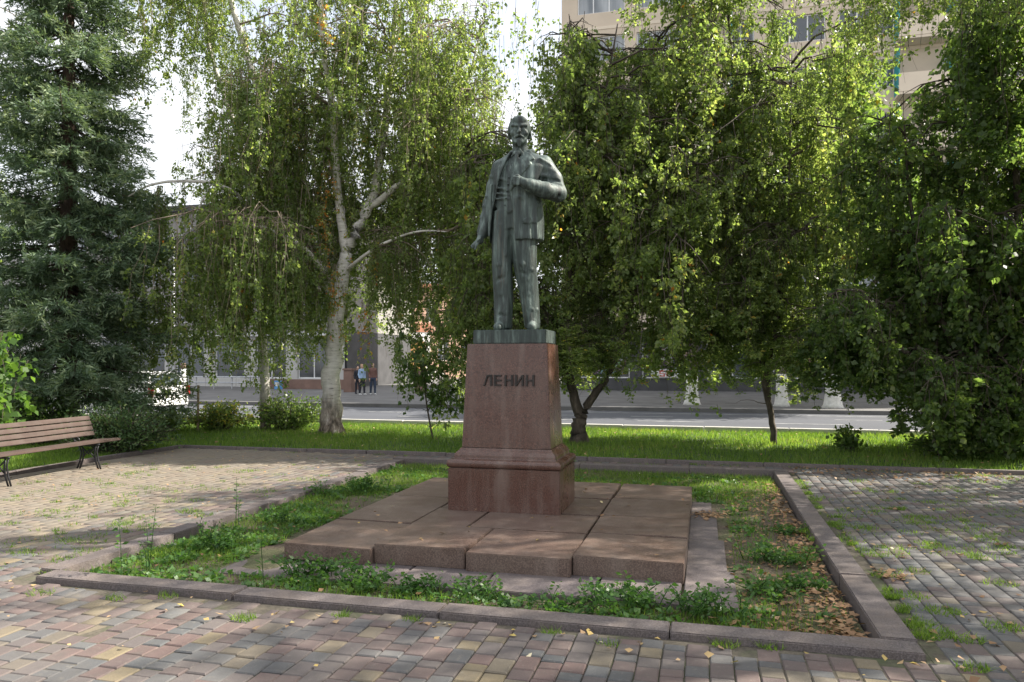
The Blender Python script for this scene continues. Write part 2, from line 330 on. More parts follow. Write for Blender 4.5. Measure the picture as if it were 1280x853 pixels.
# ================================================================== THE SETTING
Z_ROAD = -0.10; Y_RK = 19.45; Y_FK = 28.3
g = MB().add([(-1500, -600, -0.35), (1500, -600, -0.35), (1500, 2400, -0.35), (-1500, 2400, -0.35)], [(0, 1, 2, 3)]).build('ground', 'ground'); tag(g, 'wide dull grey city ground reaching to the horizon', 'ground', kind='structure')
r = MB().box(-90, 60, Y_RK - 0.05, Y_FK, -0.3, Z_ROAD).build('road', 'asphalt'); tag(r, 'grey asphalt road running behind the monument lawn', 'road', kind='structure')
def mark(x0, x1, y, wd): MB().box(x0, x1, y - wd / 2, y + wd / 2, Z_ROAD + 0.001, Z_ROAD + 0.005).build('lane_marking', 'roadpaint', r)
for i in range(24): mark(-62 + i * 4.0, -60 + i * 4.0, 23.6, 0.13)
mark(-80, 50, 27.3, 0.13); mark(-80, 50, 20.1, 0.12)
for i in range(24): mark(-60 + i * 3.2, -58.6 + i * 3.2, 25.6, 0.12)
rk = MB().box(-60, 40, Y_RK - 0.22, Y_RK - 0.05 - 0.002, -0.3, 0.13)
rk = empty('road_kerb', (0, Y_RK - 0.13, 0), 'pale concrete kerb between the lawn and the asphalt road', 'kerb'); rk['kind'] = 'structure'
for i in range(36):
    x = -48 + i * 2.0
    MB().box(x + 0.006, x + 1.994, -0.09, 0.075, -0.3, 0.125 + random.uniform(-0.006, 0.006)).build('kerbstone', 'kerb_white', rk, bevel=0.012)
fs = MB().box(-90, 60, Y_FK + 0.2, 75, -0.3, 0.03).build('far_pavement', 'sidewalk'); tag(fs, 'grey pavement on the far side of the road', 'pavement', kind='structure')
fk = MB().box(-90, 60, Y_FK + 0.002, Y_FK + 0.198, -0.3, 0.045).build('far_kerb', 'sidewalk', bevel=0.02); tag(fk, 'grey kerb along the far side of the road', 'kerb', kind='structure')

# lawn: behind the paving and left of it
LAWN_Y = 13.05; LAWN_X = -10.15
lw = MB().box(-40, 30, LAWN_Y + 0.1, Y_RK - 0.23, -0.3, 0.0).box(-40, LAWN_X - 0.1, -6, LAWN_Y + 0.095, -0.3, -0.003).build('lawn', 'lawn_soil'); tag(lw, 'grassy lawn strip between the paved square and the road', 'lawn', kind='structure')
def kerb(name, x0, x1, y0, y1, ztop, along, n, mat, label, zb=-0.3):
    k = empty(name, ((x0 + x1) / 2, (y0 + y1) / 2, 0), label, 'kerb'); k['kind'] = 'structure'
    L = (x1 - x0) if along == 'x' else (y1 - y0); cx, cy = (x0 + x1) / 2, (y0 + y1) / 2
    cuts = [0] + sorted((i + random.uniform(-0.12, 0.12)) / n for i in range(1, n)) + [1]
    for a, b in zip(cuts[:-1], cuts[1:]):
        dz = random.uniform(-0.006, 0.006); g_ = 0.004
        if along == 'x': m = MB().box(x0 + a * L + g_ - cx, x0 + b * L - g_ - cx, y0 - cy, y1 - cy, zb, ztop + dz)
        else: m = MB().box(x0 - cx, x1 - cx, y0 + a * L + g_ - cy, y0 + b * L - g_ - cy, zb, ztop + dz)
        o = m.build('kerbstone', mat, k, bevel=0.008); o.rotation_euler = (random.uniform(-0.001, 0.001), random.uniform(-0.001, 0.001), random.uniform(-0.0012, 0.0012))
    return k
kerb('kerb_front', -5.05, 1.235, 4.75, 4.95, 0.04, 'x', 4, 'kerb_granite', 'granite kerb closing the front of the overgrown bed')
kerb('kerb_right', 1.03, 1.235, 4.955, 12.15, 0.045, 'y', 5, 'kerb_granite', 'granite kerb beside the leaf-littered side of the bed')
kerb('kerb_left', -5.22, -5.02, 4.955, 12.15, 0.03, 'y', 5, 'kerb_granite', 'granite kerb between the bed and the sunlit paving')
kerb('kerb_back', -5.25, 1.26, 12.155, 12.38, 0.05, 'x', 4, 'kerb_granite', 'granite kerb behind the pedestal closing the bed')
kerb('lawn_kerb', LAWN_X - 0.1, 12, LAWN_Y - 0.02, LAWN_Y + 0.095, 0.05, 'x', 16, 'kerb_granite', 'low kerb between the paved square and the lawn')
kerb('lawn_side_kerb', LAWN_X - 0.1, LAWN_X + 0.02, -5, LAWN_Y - 0.025, 0.06, 'y', 14, 'kerb_granite', 'low kerb behind the slatted bench')
# paving: sand bed plus single pavers
pv = MB().box(LAWN_X + 0.022, 14, -8, 4.738, -0.3, -0.012).box(LAWN_X + 0.022, -5.252, 4.7385, LAWN_Y - 0.022, -0.3, -0.0125).box(1.272, 14, 4.7385, LAWN_Y - 0.022, -0.3, -0.0125).box(-5.25, 1.27, 12.385, LAWN_Y - 0.022, -0.3, -0.013).box(-5.25, 1.27, 4.7385, 4.80, -0.3, -0.0135).box(-5.251, -5.10, 4.801, 12.384, -0.3, -0.0135).box(1.15, 1.271, 4.801, 12.384, -0.3, -0.0135).build('paved_square', 'sand')
tag(pv, 'square paved with small red, grey and tan concrete bricks', 'pavement', kind='structure')
def paver_mesh(L):
    x, y = 0.0635, L / 2 - 0.0035; e = 0.007
    return MB().add([(-x, -y, -0.03), (x, -y, -0.03), (x, y, -0.03), (-x, y, -0.03), (-x, -y, -e), (x, -y, -e), (x, y, -e), (-x, y, -e), (-x + e, -y + e, 0), (x - e, -y + e, 0), (x - e, y - e, 0), (-x + e, y - e, 0)],
                    [(0, 1, 5, 4), (1, 2, 6, 5), (2, 3, 7, 6), (3, 0, 4, 7), (4, 5, 9, 8), (5, 6, 10, 9), (6, 7, 11, 10), (7, 4, 8, 11), (8, 9, 10, 11)])
LEN = [0.10, 0.145, 0.195]
pm = []
for L in LEN:
    me = paver_mesh(L).mesh('brick'); me.materials.append(M['paver_obj']); pm.append(me)
bricks = []
CW = 0.1335
for ci in range(int((9.0 - LAWN_X) / CW)):
    x = LAWN_X + 0.1 + ci * CW
    y = 2.0 + random.uniform(0, 0.2)
    while y < LAWN_Y - 0.2:
        k = random.choices((0, 1, 2), (0.34, 0.36, 0.30))[0]; L = LEN[k]; yc = y + L / 2; y += L
        if -5.33 < x < 1.345:
            if 4.735 - L / 2 < yc < 12.39 + L / 2: continue
        px, py, d = project(x, yc, 0)
        if d < 2.5 or px < -350 or px > 1750: continue
        if x > 1.3 and yc > 4.7: v = random.choice((0.05, 0.4, 0.45, 0.56, 0.55, 0.42, 0.68, 0.66, 0.95))
        else: v = random.choice((0.1, 0.05, 0.3, 0.32, 0.42, 0.45, 0.56, 0.7, 0.72, 0.85, 0.96))
        dz = random.gauss(0, 0.0022) + 0.006 * math.sin(x * 1.3) * math.sin(yc * 1.1)
        bricks.append((d if (-20 < px < 1300 and py < 870) else 1e3 + d, x, yc, dz, k, v))
bricks.sort()
for (d, x, y, dz, k, v) in bricks[:300]:
    o = bpy.data.objects.new('brick', pm[k]); C.objects.link(o); o.parent = pv
    o.location = (x, y, dz); o.rotation_euler = (random.gauss(0, 0.008), random.gauss(0, 0.01), random.gauss(0, 0.012)); o.color = (v, v, v, 1)
VV, FF, fv = [], [], []
tmpl = {k: paver_mesh(L) for k, L in enumerate(LEN)}
for (d, x, y, dz, k, v) in bricks[300:]:
    tv = np.array(tmpl[k].v); a = random.gauss(0, 0.012); tx, ty = random.gauss(0, 0.008), random.gauss(0, 0.01)
    n0 = sum(len(q) for q in VV) if False else len(fv) // 9 * 12
    X = tv[:, 0] * math.cos(a) - tv[:, 1] * math.sin(a); Y = tv[:, 0] * math.sin(a) + tv[:, 1] * math.cos(a)
    VV.append(np.stack([X + x, Y + y, tv[:, 2] + dz + X * tx + Y * ty], 1)); FF.append(np.array(tmpl[k].f) + n0); fv += [v] * 9
o = link('brick_paving', np_mesh('brick_paving', np.concatenate(VV), np.concatenate(FF), fv), pv, ['paver']); o['kind'] = 'stuff'

# the bed
Z_SOIL = -0.05
nx, ny = 60, 70
xs = np.linspace(-5.01, 1.01, nx); ys = np.linspace(4.98, 12.155, ny); XX, YY = np.meshgrid(xs, ys)
zz = Z_SOIL + 0.012 * np.sin(XX * 3.1 + 1) * np.sin(YY * 2.3) + 0.008 * np.sin(XX * 9) * np.sin(YY * 8 + XX)
V = np.stack([XX, YY, zz], -1).reshape(-1, 3); i_ = np.arange((ny - 1) * nx).reshape(ny - 1, nx)[:, :-1].ravel()
o = link('bed_soil', np_mesh('bed_soil', V, np.stack([i_, i_ + 1, i_ + nx + 1, i_ + nx], 1), smooth=True), None, ['soil']); tag(o, 'bare brown soil of the bed round the platform', 'soil', kind='structure')

# ================================================================== MONUMENT
PX, PY, PZ = -2.04, 8.06, 0.165
plat = empty('granite_platform', (-1.9, 7.9, 0), 'stepped platform of uneven brown granite slabs carrying the pedestal', 'platform')
def slab(name, x0, x1, y0, y1, z0, z1, mat, tilt=(0, 0), rz=0.0, gap=0.006, bev=0.006):
    cx, cy = (x0 + x1) / 2, (y0 + y1) / 2; hx, hy = (x1 - x0) / 2 - gap, (y1 - y0) / 2 - gap
    o = MB().box(-hx, hx, -hy, hy, z0 - z1, 0).build(name, mat, plat, bevel=bev)
    o.location = (cx + 1.9, cy - 7.9, z1); o.rotation_euler = (tilt[0], tilt[1], rz); return o
PT = 0.135
sx = [-3.60, -2.76, -1.92, -1.03, -0.14]
rows = [(5.93, 6.93), (5.98, 6.80), (5.93, 6.83), (6.0, 6.88)]
for i in range(4):
    x0, x1 = sx[i], sx[i + 1]; y0, y1 = rows[i]
    dz = [(-0.02), 0.012, 0.0, 0.006][i]
    slab('slab', x0, x1, y0, y1, PT - 0.16, PT + dz, 'slab_granite', [(0.012, 0.012), (0.004, -0.012), (0.008, 0.006), (-0.004, 0.01)][i], [0.0, -0.022, 0.006, -0.012][i], 0.007)
slab('slab', -3.60, -2.79, 6.945, 8.35, PT - 0.16, PT - 0.008, 'slab_granite', (0.002, 0.004))
slab('slab', -3.62, -2.79, 8.36, 9.80, PT - 0.16, PT - 0.012, 'slab_granite', (-0.003, 0.003), 0.004)
slab('slab', -2.78, -2.20, 6.82, 7.72, PT - 0.16, PT - 0.002, 'slab_granite', (0.003, 0.0))
slab('slab', -2.19, -1.04, 6.86, 7.66, PT - 0.16, PT - 0.001, 'slab_granite', (0.0, 0.002))
slab('slab', -1.03, -0.14, 6.90, 7.72, PT - 0.16, PT + 0.006, 'slab_granite', (0.002, -0.004))
slab('slab', -1.03, -0.14, 7.73, 8.75, PT - 0.16, PT + 0.002, 'slab_granite', (-0.003, 0.003), 0.003)
slab('slab', -1.02, -0.14, 8.76, 9.82, PT - 0.16, PT - 0.002, 'slab_granite', (0.0, 0.004))
slab('slab', -2.78, -1.04, 7.73, 8.66, PT - 0.16, PT - 0.006, 'slab_granite')
slab('slab', -2.78, -1.9, 8.67, 9.80, PT - 0.16, PT - 0.003, 'slab_granite', (0.002, 0))
slab('slab', -1.89, -1.04, 8.67, 9.83, PT - 0.16, PT - 0.001, 'slab_granite')
fx = [-3.98, -3.15, -2.38, -1.66, -0.80, -0.16]
for i in range(5): slab('lower_slab', fx[i], fx[i + 1], 5.44 + 0.02 * (i % 2), 6.2, -0.2, [-0.045, -0.03, -0.022, -0.016, -0.012][i], 'low_granite', (random.uniform(-0.006, 0.006), random.uniform(-0.008, 0.008)), random.uniform(-0.006, 0.006), 0.01)
ry = [5.43, 6.42, 7.55, 8.68, 9.62]
for i in range(4): slab('lower_slab', -0.15, 0.24 - 0.05 * i, ry[i], ry[i + 1], -0.2, -0.012 - 0.004 * i, 'low_granite', (random.uniform(-0.004, 0.004), random.uniform(-0.006, 0.006)), 0, 0.004)
for i in range(3): slab('lower_slab', -3.92, -3.58, 6.21 + i * 1.2, 7.4 + i * 1.2, -0.2, -0.045, 'low_granite')

ped = empty('stone_pedestal', (PX, PY, PZ - 0.004), 'tall tapered red granite pedestal with bronze name letters', 'pedestal')
def frustum(w0, d0, w1, d1, z0, z1):
    return MB().add([(-w0, -d0, z0), (w0, -d0, z0), (w0, d0, z0), (-w0, d0, z0), (-w1, -d1, z1), (w1, -d1, z1), (w1, d1, z1), (-w1, d1, z1)],
                    [(3, 2, 1, 0), (4, 5, 6, 7), (0, 1, 5, 4), (1, 2, 6, 5), (2, 3, 7, 6), (3, 0, 4, 7)])
frustum(0.605, 0.46, 0.605, 0.46, -0.034, 0.425).build('base_block', 'red_granite', ped, bevel=0.008)
prof = [(0.590, 0.4275), (0.604, 0.434), (0.614, 0.446), (0.618, 0.462), (0.618, 0.478), (0.612, 0.495), (0.600, 0.508), (0.584, 0.515), (0.556, 0.518), (0.553, 0.530), (0.551, 0.556), (0.540, 0.580), (0.520, 0.600), (0.506, 0.612), (0.498, 0.6295)]
mb = MB(); n = len(prof); dd = 0.145
for (a, z) in prof: mb.v += [(-a, -(a - dd), z), (a, -(a - dd), z), (a, a - dd, z), (-a, a - dd, z)]
for i in range(n - 1):
    for j in range(4): mb.f.append([i * 4 + j, i * 4 + (j + 1) % 4, i * 4 + 4 + (j + 1) % 4, i * 4 + 4 + j])
mb.f += [[3, 2, 1, 0], [(n - 1) * 4 + j for j in range(4)]]
mb.build('moulding', 'red_granite', ped, bevel=0.0)
frustum(0.488, 0.345, 0.440, 0.300, 0.632, 1.745).build('shaft', 'red_granite', ped, bevel=0.006)
# letters (name on the front face)
def stroke(mb, x0, z0, x1, z1, wd):
    dx, dz = x1 - x0, z1 - z0; L = math.hypot(dx, dz); nx_, nz_ = -dz / L * wd / 2, dx / L * wd / 2
    mb.prism_y([(x0 + nx_, z0 + nz_), (x0 - nx_, z0 - nz_), (x1 - nx_, z1 - nz_), (x1 + nx_, z1 + nz_)], -0.008, 0.014)
def glyph(ch, hgt=0.118, wid=0.092, t_=0.021):
    mb = MB(); h2 = t_ / 2; a, b = h2, wid - h2
    def vert(x): mb.box(x - h2, x + h2, -0.008, 0.014, 0, hgt)
    if ch == 'Н': vert(a); vert(b); mb.box(a + h2, b - h2, -0.007, 0.014, hgt / 2 - h2 * 0.8, hgt / 2 + h2 * 0.8)
    if ch == 'Е':
        vert(a)
        for z in (0, hgt / 2 - h2 * 0.8, hgt - t_ * 0.85): mb.box(a + h2, wid * 0.86, -0.007, 0.014, z, z + t_ * 0.85)
    if ch == 'Л':
        vert(b); mb.box(wid * 0.34, b - h2, -0.007, 0.014, hgt - t_ * 0.85, hgt)
        mb.prism_y([(wid * 0.34, hgt - 0.001), (wid * 0.34 + t_, hgt - 0.001), (wid * 0.21, 0.012), (wid * 0.10, 0.0), (-0.004, 0.0), (-0.004, t_ * 0.7), (wid * 0.06, t_ * 0.8)], -0.0065, 0.014)
    if ch == 'И':
        vert(a); vert(b); mb.prism_y([(a + h2, 0.004), (a + h2, 0.034), (b - h2, hgt - 0.004), (b - h2, hgt - 0.034)], -0.006, 0.014)
    return mb
lx = -0.252
slope = math.atan2(0.045, 1.043)
for ch in 'ЛЕНИН':
    o = glyph(ch).build('letter', 'letter', ped, bevel=0.0025, seg=1)
    zc = 1.295; o.location = (lx + 0.005, -(0.345 - (zc - 0.632) * 0.0404) - 0.012, zc); o.rotation_euler = (-slope * 1.0, 0, 0); lx += 0.116

# ------------------------------------------------------------------ sculpting by distance field + surface nets
class Field:
    def __init__(s, lo, hi, h):
        s.lo = np.array(lo, np.float32); s.h = h; s.n = np.ceil((np.array(hi) - lo) / h).astype(int) + 1
        s.D = np.full(s.n, 0.5, np.float32); s.ax = [s.lo[i] + h * np.arange(s.n[i], dtype=np.float32) for i in range(3)]
    def sub(s, lo, hi, pad):
        i0 = [max(0, int((lo[i] - pad - s.lo[i]) / s.h)) for i in range(3)]; i1 = [min(s.n[i], int((hi[i] + pad - s.lo[i]) / s.h) + 2) for i in range(3)]
        sl_ = tuple(slice(a, b) for a, b in zip(i0, i1)); return sl_, np.meshgrid(*[s.ax[i][sl_[i]] for i in range(3)], indexing='ij')
    def op(s, fn, lo, hi, k=0.02, mode='u'):
        sl_, (X, Y, Z) = s.sub(lo, hi, 0.06 + 2 * k)
        if X.size == 0: return
        b = fn(X, Y, Z).astype(np.float32); a = s.D[sl_]
        if mode == 's': b = -b
        if k <= 0: r_ = np.minimum(a, b) if mode == 'u' else np.maximum(a, b)
        else:
            if mode == 'u': h_ = np.clip(0.5 + 0.5 * (b - a) / k, 0, 1); r_ = b + (a - b) * h_ - k * h_ * (1 - h_)
            else: h_ = np.clip(0.5 - 0.5 * (b - a) / k, 0, 1); r_ = b + (a - b) * h_ + k * h_ * (1 - h_)
        s.D[sl_] = r_
    def cone(s, a, b, ra, rb, k=0.02, mode='u', sy=1.0):
        a = np.array(a, float); b = np.array(b, float); ba = b - a; m = max(ra, rb)
        def fn(X, Y, Z):
            x, y, z = X - a[0], Y - a[1], Z - a[2]
            t_ = np.clip((x * ba[0] + y * ba[1] + z * ba[2]) / (ba @ ba + 1e-9), 0, 1)
            return np.sqrt((x - t_ * ba[0]) ** 2 + ((y - t_ * ba[1]) / sy) ** 2 + (z - t_ * ba[2]) ** 2) - (ra + (rb - ra) * t_)
        s.op(fn, np.minimum(a, b) - m, np.maximum(a, b) + m, k, mode)
    def chain(s, pts, rad, k=0.02, mode='u'):
        for i in range(len(pts) - 1): s.cone(pts[i], pts[i + 1], rad[i], rad[i + 1], k, mode)
    def ell(s, c, r, k=0.02, mode='u', rot=None):
        c = np.array(c, float); r = np.array(r, float); R = np.array(Matrix.Rotation(0, 3, 'X') if rot is None else rot.transposed()); m = r.max()
        def fn(X, Y, Z):
            x, y, z = X - c[0], Y - c[1], Z - c[2]
            u = [(R[i, 0] * x + R[i, 1] * y + R[i, 2] * z) for i in range(3)]
            k0 = np.sqrt(sum((u[i] / r[i]) ** 2 for i in range(3))); k1 = np.sqrt(sum((u[i] / r[i] ** 2) ** 2 for i in range(3))) + 1e-6
            return k0 * (k0 - 1) / k1
        s.op(fn, c - m, c + m, k, mode)
    def mesh(s, name):
        D = s.D; I = D < 0
        cs = [D[i:D.shape[0] - 1 + i, j:D.shape[1] - 1 + j, k:D.shape[2] - 1 + k] for i in (0, 1) for j in (0, 1) for k in (0, 1)]
        cnt = sum((c < 0).astype(np.int8) for c in cs); act = (cnt > 0) & (cnt < 8); idx = np.full(act.shape, -1, np.int32)
        ii = np.argwhere(act); idx[act] = np.arange(len(ii)); cv = np.stack([c[act] for c in cs], 1)
        off = np.array([(i, j, k) for i in (0, 1) for j in (0, 1) for k in (0, 1)], np.float32)
        acc = np.zeros((len(ii), 3), np.float32); num = np.zeros((len(ii), 1), np.float32)
        for a in range(8):
            for b in range(a + 1, 8):
                if np.abs(off[a] - off[b]).sum() != 1: continue
                da, db = cv[:, a], cv[:, b]; x = (da < 0) != (db < 0); t_ = np.where(x, da / np.where(x, da - db, 1), 0)[:, None]
                acc += np.where(x[:, None], off[a] + (off[b] - off[a]) * t_, 0); num += x[:, None]
        V = s.lo + (ii + acc / np.maximum(num, 1)) * s.h
        Q = []
        for ax in range(3):
            a = np.take(I, range(0, I.shape[ax] - 1), ax); b = np.take(I, range(1, I.shape[ax]), ax); e = np.argwhere(a != b)
            o1, o2 = [(1, 2), (2, 0), (0, 1)][ax]
            ok = (e[:, o1] > 0) & (e[:, o2] > 0) & (e[:, o1] < I.shape[o1] - 1) & (e[:, o2] < I.shape[o2] - 1); e = e[ok]
            ins = a[tuple(e.T)]
            def at(d1, d2):
                q = e.copy(); q[:, o1] += d1; q[:, o2] += d2; return idx[tuple(q.T)]
            q = np.stack([at(-1, -1), at(0, -1), at(0, 0), at(-1, 0)], 1); q[~ins] = q[~ins][:, ::-1]; Q.append(q)
        return np_mesh(name, V, np.concatenate(Q), smooth=True)
def lofter(zs, cx, cy, ax, by, e=2.4):
    def fn(X, Y, Z, grow=0.0):
        I = lambda v: np.interp(Z, zs, v).astype(np.float32)
        a = I(ax) + grow; b = I(by) + grow
        q = (np.abs((X - I(cx)) / a) ** e + np.abs((Y - I(cy)) / b) ** e) ** (1 / e)
        return np.maximum((q - 1) * np.minimum(a, b), np.maximum(zs[0] - Z, Z - zs[-1]))
    return fn
def poly2d(P, X, Z):
    d = np.full(X.shape, 1e9, np.float32); sgn = np.ones(X.shape, np.float32); n = len(P)
    for i in range(n):
        ax, az = P[i]; bx, bz = P[i - 1]; ex, ez = bx - ax, bz - az; wx, wz = X - ax, Z - az
        t_ = np.clip((wx * ex + wz * ez) / (ex * ex + ez * ez), 0, 1); d = np.minimum(d, (wx - ex * t_) ** 2 + (wz - ez * t_) ** 2)
        c1 = Z >= az; c2 = Z < bz; c3 = ex * wz > ez * wx
        flip = (c1 & c2 & c3) | (~c1 & ~c2 & ~c3); sgn = np.where(flip, -sgn, sgn)
    return sgn * np.sqrt(d)

def statue_mesh():
    f = Field((-0.56, -0.42, -0.012), (0.66, 0.36, 2.42), 0.0085)
    B = ((-0.56, -0.42, 0), (0.66, 0.36, 2.4))
    # trousers
    L1 = lofter([0.03, 0.10, 0.35, 0.70, 0.98, 1.15, 1.32], [-0.132, -0.135, -0.134, -0.146, -0.14, -0.12, -0.09], [-0.02, -0.03, -0.02, -0.035, -0.02, 0.0, 0.0], [0.088, 0.098, 0.106, 0.110, 0.122, 0.135, 0.15], [0.125, 0.128, 0.118, 0.125, 0.145, 0.165, 0.165], 2.2)
    L2 = lofter([0.03, 0.10, 0.35, 0.70, 0.98, 1.15, 1.32], [0.172, 0.170, 0.150, 0.110, 0.100, 0.09, 0.08], [0.07, 0.07, 0.04, -0.015, -0.02, 0.0, 0.0], [0.080, 0.088, 0.102, 0.126, 0.140, 0.15, 0.16], [0.12, 0.125, 0.118, 0.130, 0.15, 0.165, 0.165], 2.2)
    f.op(L1, *B, k=0.0); f.op(L2, *B, k=0.025)
    # creases, knees and folds of the trouser legs
    f.chain([(-0.142, -0.150, 0.08), (-0.140, -0.140, 0.4), (-0.150, -0.158, 0.72), (-0.135, -0.155, 1.15)], [0.016, 0.012, 0.018, 0.012], 0.03)
    f.chain([(0.176, -0.048, 0.08), (0.155, -0.078, 0.4), (0.112, -0.142, 0.72), (0.09, -0.160, 1.05)], [0.016, 0.012, 0.02, 0.012], 0.03)
    for (x, y, z, dx, dz, r_) in [(-0.19, -0.10, 0.14, 0.09, -0.04, 0.015), (-0.08, -0.12, 0.20, -0.08, -0.06, 0.014), (-0.20, -0.09, 0.26, 0.08, -0.05, 0.013), (-0.07, -0.11, 0.66, -0.10, 0.05, 0.016), (-0.22, -0.10, 0.60, 0.11, 0.07, 0.014),
                                  (0.12, -0.03, 0.17, 0.09, -0.06, 0.015), (0.24, -0.01, 0.23, -0.10, -0.05, 0.014), (0.10, -0.05, 0.30, 0.10, -0.07, 0.014), (0.20, -0.10, 0.66, -0.12, 0.07, 0.017), (0.03, -0.12, 0.76, 0.10, -0.11, 0.014), (0.02, -0.13, 1.02, 0.14, -0.13, 0.016), (-0.05, -0.13, 1.06, -0.15, -0.10, 0.015), (-0.20, -0.13, 1.2, 0.05, -0.35, 0.013), (-0.07, -0.145, 1.12, 0.0, -0.3, 0.013), (0.19, -0.11, 0.95, -0.03, -0.4, 0.013)]:
        f.cone((x, y + 0.012, z), (x + dx, y - 0.002, z + dz), r_ * 1.0, r_ * 0.5, 0.026)
    for (x, y, z, dx, dz, r_) in [(-0.135, -0.16, 0.17, 0.06, -0.02, 0.012), (-0.10, -0.16, 0.58, -0.07, -0.03, 0.012), (0.13, -0.10, 0.22, 0.06, -0.02, 0.012), (0.16, -0.15, 0.60, -0.08, 0.03, 0.013), (-0.02, -0.16, 1.10, -0.02, -0.25, 0.012)]:
        f.cone((x, y, z), (x + dx, y, z + dz), r_, r_, 0.03, 's')
    # shoes
    f.cone((-0.130, 0.05, 0.05), (-0.150, -0.20, 0.035), 0.062, 0.050, 0.02); f.cone((-0.135, -0.05, 0.075), (-0.148, -0.16, 0.05), 0.055, 0.045, 0.02)
    f.cone((0.168, 0.14, 0.05), (0.200, -0.10, 0.035), 0.060, 0.048, 0.02); f.cone((0.172, 0.05, 0.075), (0.195, -0.06, 0.05), 0.055, 0.045, 0.02)
    f.op(lambda X, Y, Z: Z + 0.0, *B, k=0, mode='s') if False else None
    # waistcoat
    TZ = [1.12, 1.28, 1.48, 1.68, 1.80, 1.90, 1.985]
    tcx = [0.0, 0.0, 0.01, 0.04, 0.055, 0.06, 0.06]; tcy = [0.0, 0.0, 0.0, -0.01, 0.0, 0.01, 0.01]
    vest = lofter(TZ, tcx, tcy, [0.235, 0.24, 0.222, 0.24, 0.235, 0.17, 0.085], [0.165, 0.178, 0.175, 0.175, 0.155, 0.115, 0.085], 2.2)
    hem = [(-0.34, 1.42), (-0.20, 1.37), (-0.135, 1.285), (-0.085, 1.34), (-0.04, 1.275), (0.04, 1.32), (0.3, 1.36), (0.3, 2.0), (-0.34, 2.0)]
    f.op(lambda X, Y, Z: np.maximum(vest(X, Y, Z), poly2d(hem, X, Z)), *B, k=0.006)
    f.op(lambda X, Y, Z: np.maximum(vest(X, Y, Z, -0.014), Z - 1.4), *B, k=0.03)
    for (xa, za, xb, zb) in [(-0.17, 1.50, -0.03, 1.47), (-0.18, 1.44, -0.03, 1.43), (-0.16, 1.56, -0.02, 1.52), (-0.13, 1.66, 0.0, 1.60)]:
        f.cone((xa, -0.150, za), (xb, -0.172, zb), 0.012, 0.009, 0.02)
    for i in range(5): f.ell((-0.078 + 0.012 * i, -0.183, 1.36 + 0.075 * i), (0.011, 0.010, 0.011), 0.004)
    vo = [(-0.06, 1.95), (0.035, 1.645), (0.135, 1.95)]
    f.op(lambda X, Y, Z: np.maximum(np.maximum(np.abs(vest(X, Y, Z)) - 0.012, poly2d(vo, X, Z)), Y), *B, k=0.006, mode='s')
    # jacket: shell round the body, open in front
    jz = [0.985, 1.02, 1.20, 1.45, 1.65, 1.78, 1.86, 1.93, 1.975]
    jac = lofter(jz, [0.015, 0.015, 0.012, 0.02, 0.045, 0.06, 0.062, 0.06, 0.06], [0.01, 0.01, 0.01, 0.005, 0.0, 0.005, 0.012, 0.02, 0.02], [0.302, 0.305, 0.298, 0.268, 0.285, 0.312, 0.295, 0.205, 0.11], [0.215, 0.216, 0.210, 0.198, 0.205, 0.182, 0.155, 0.122, 0.10], 2.25)
    ez = [0.95, 1.00, 1.33, 1.52, 1.63, 1.94, 2.02]; el = [-0.285, -0.28, -0.238, -0.182, -0.158, -0.04, -0.02]; er = [0.045, 0.04, 0.012, -0.022, -0.006, 0.105, 0.125]
    def opening(X, Y, Z):
        l_ = np.interp(Z, ez, el); r_ = np.interp(Z, ez, er); return np.maximum(np.maximum(l_ - X, X - r_), Y - 0.02)
    def shell(X, Y, Z):
        o_ = jac(X, Y, Z); wav = 0.008 * np.sin(9 * X + 4 * Z + 1) * np.sin(7 * Z + 5 * X) * (Z < 1.6)
        return np.maximum(np.maximum(o_ + wav, -(o_ + 0.045)), -opening(X, Y, Z))
    f.op(shell, *B, k=0.008)
    f.op(lambda X, Y, Z: np.maximum(np.maximum(jac(X, Y, Z), -opening(X, Y, Z)), 1.45 - Z), *B, k=0.008)
    lap = [(0.11, 1.965), (0.185, 1.93), (0.245, 1.855), (0.195, 1.835), (0.215, 1.80), (0.105, 1.655), (-0.005, 1.50), (-0.018, 1.53), (-0.002, 1.64)]
    f.op(lambda X, Y, Z: np.maximum(np.maximum(jac(X, Y, Z, 0.020), poly2d(lap, X, Z)), Y), *B, k=0.005)
    lapl = [(-0.035, 1.965), (-0.10, 1.93), (-0.15, 1.86), (-0.135, 1.83), (-0.16, 1.80), (-0.185, 1.60), (-0.175, 1.52), (-0.15, 1.63)]
    f.op(lambda X, Y, Z: np.maximum(np.maximum(jac(X, Y, Z, 0.016), poly2d(lapl, X, Z)), Y), *B, k=0.005)
    flap = [(0.13, 1.20), (0.27, 1.215), (0.27, 1.165), (0.13, 1.15)]
    f.op(lambda X, Y, Z: np.maximum(np.maximum(jac(X, Y, Z, 0.012), poly2d(flap, X, Z)), Y), *B, k=0.004)
    for (p, q, r_) in [((0.05, -0.190, 1.42), (0.10, -0.198, 1.00), 0.014), ((0.16, -0.172, 1.45), (0.20, -0.178, 0.99), 0.015), ((0.24, -0.12, 1.50), (0.27, -0.13, 0.99), 0.016), ((0.27, -0.10, 1.36), (0.10, -0.2, 1.44), 0.014), ((-0.25, -0.12, 1.60), (-0.275, -0.12, 1.05), 0.014)]:
        f.cone(p, q, r_, r_ * 0.6, 0.04)
    # arm at the picture's right, bent to the chest
    f.chain([(0.315, 0.02, 1.83), (0.415, 0.03, 1.66), (0.475, 0.01, 1.50)], [0.098, 0.098, 0.092], 0.03)
    f.chain([(0.475, 0.0, 1.495), (0.36, -0.14, 1.505), (0.215, -0.255, 1.545)], [0.092, 0.086, 0.070], 0.03)
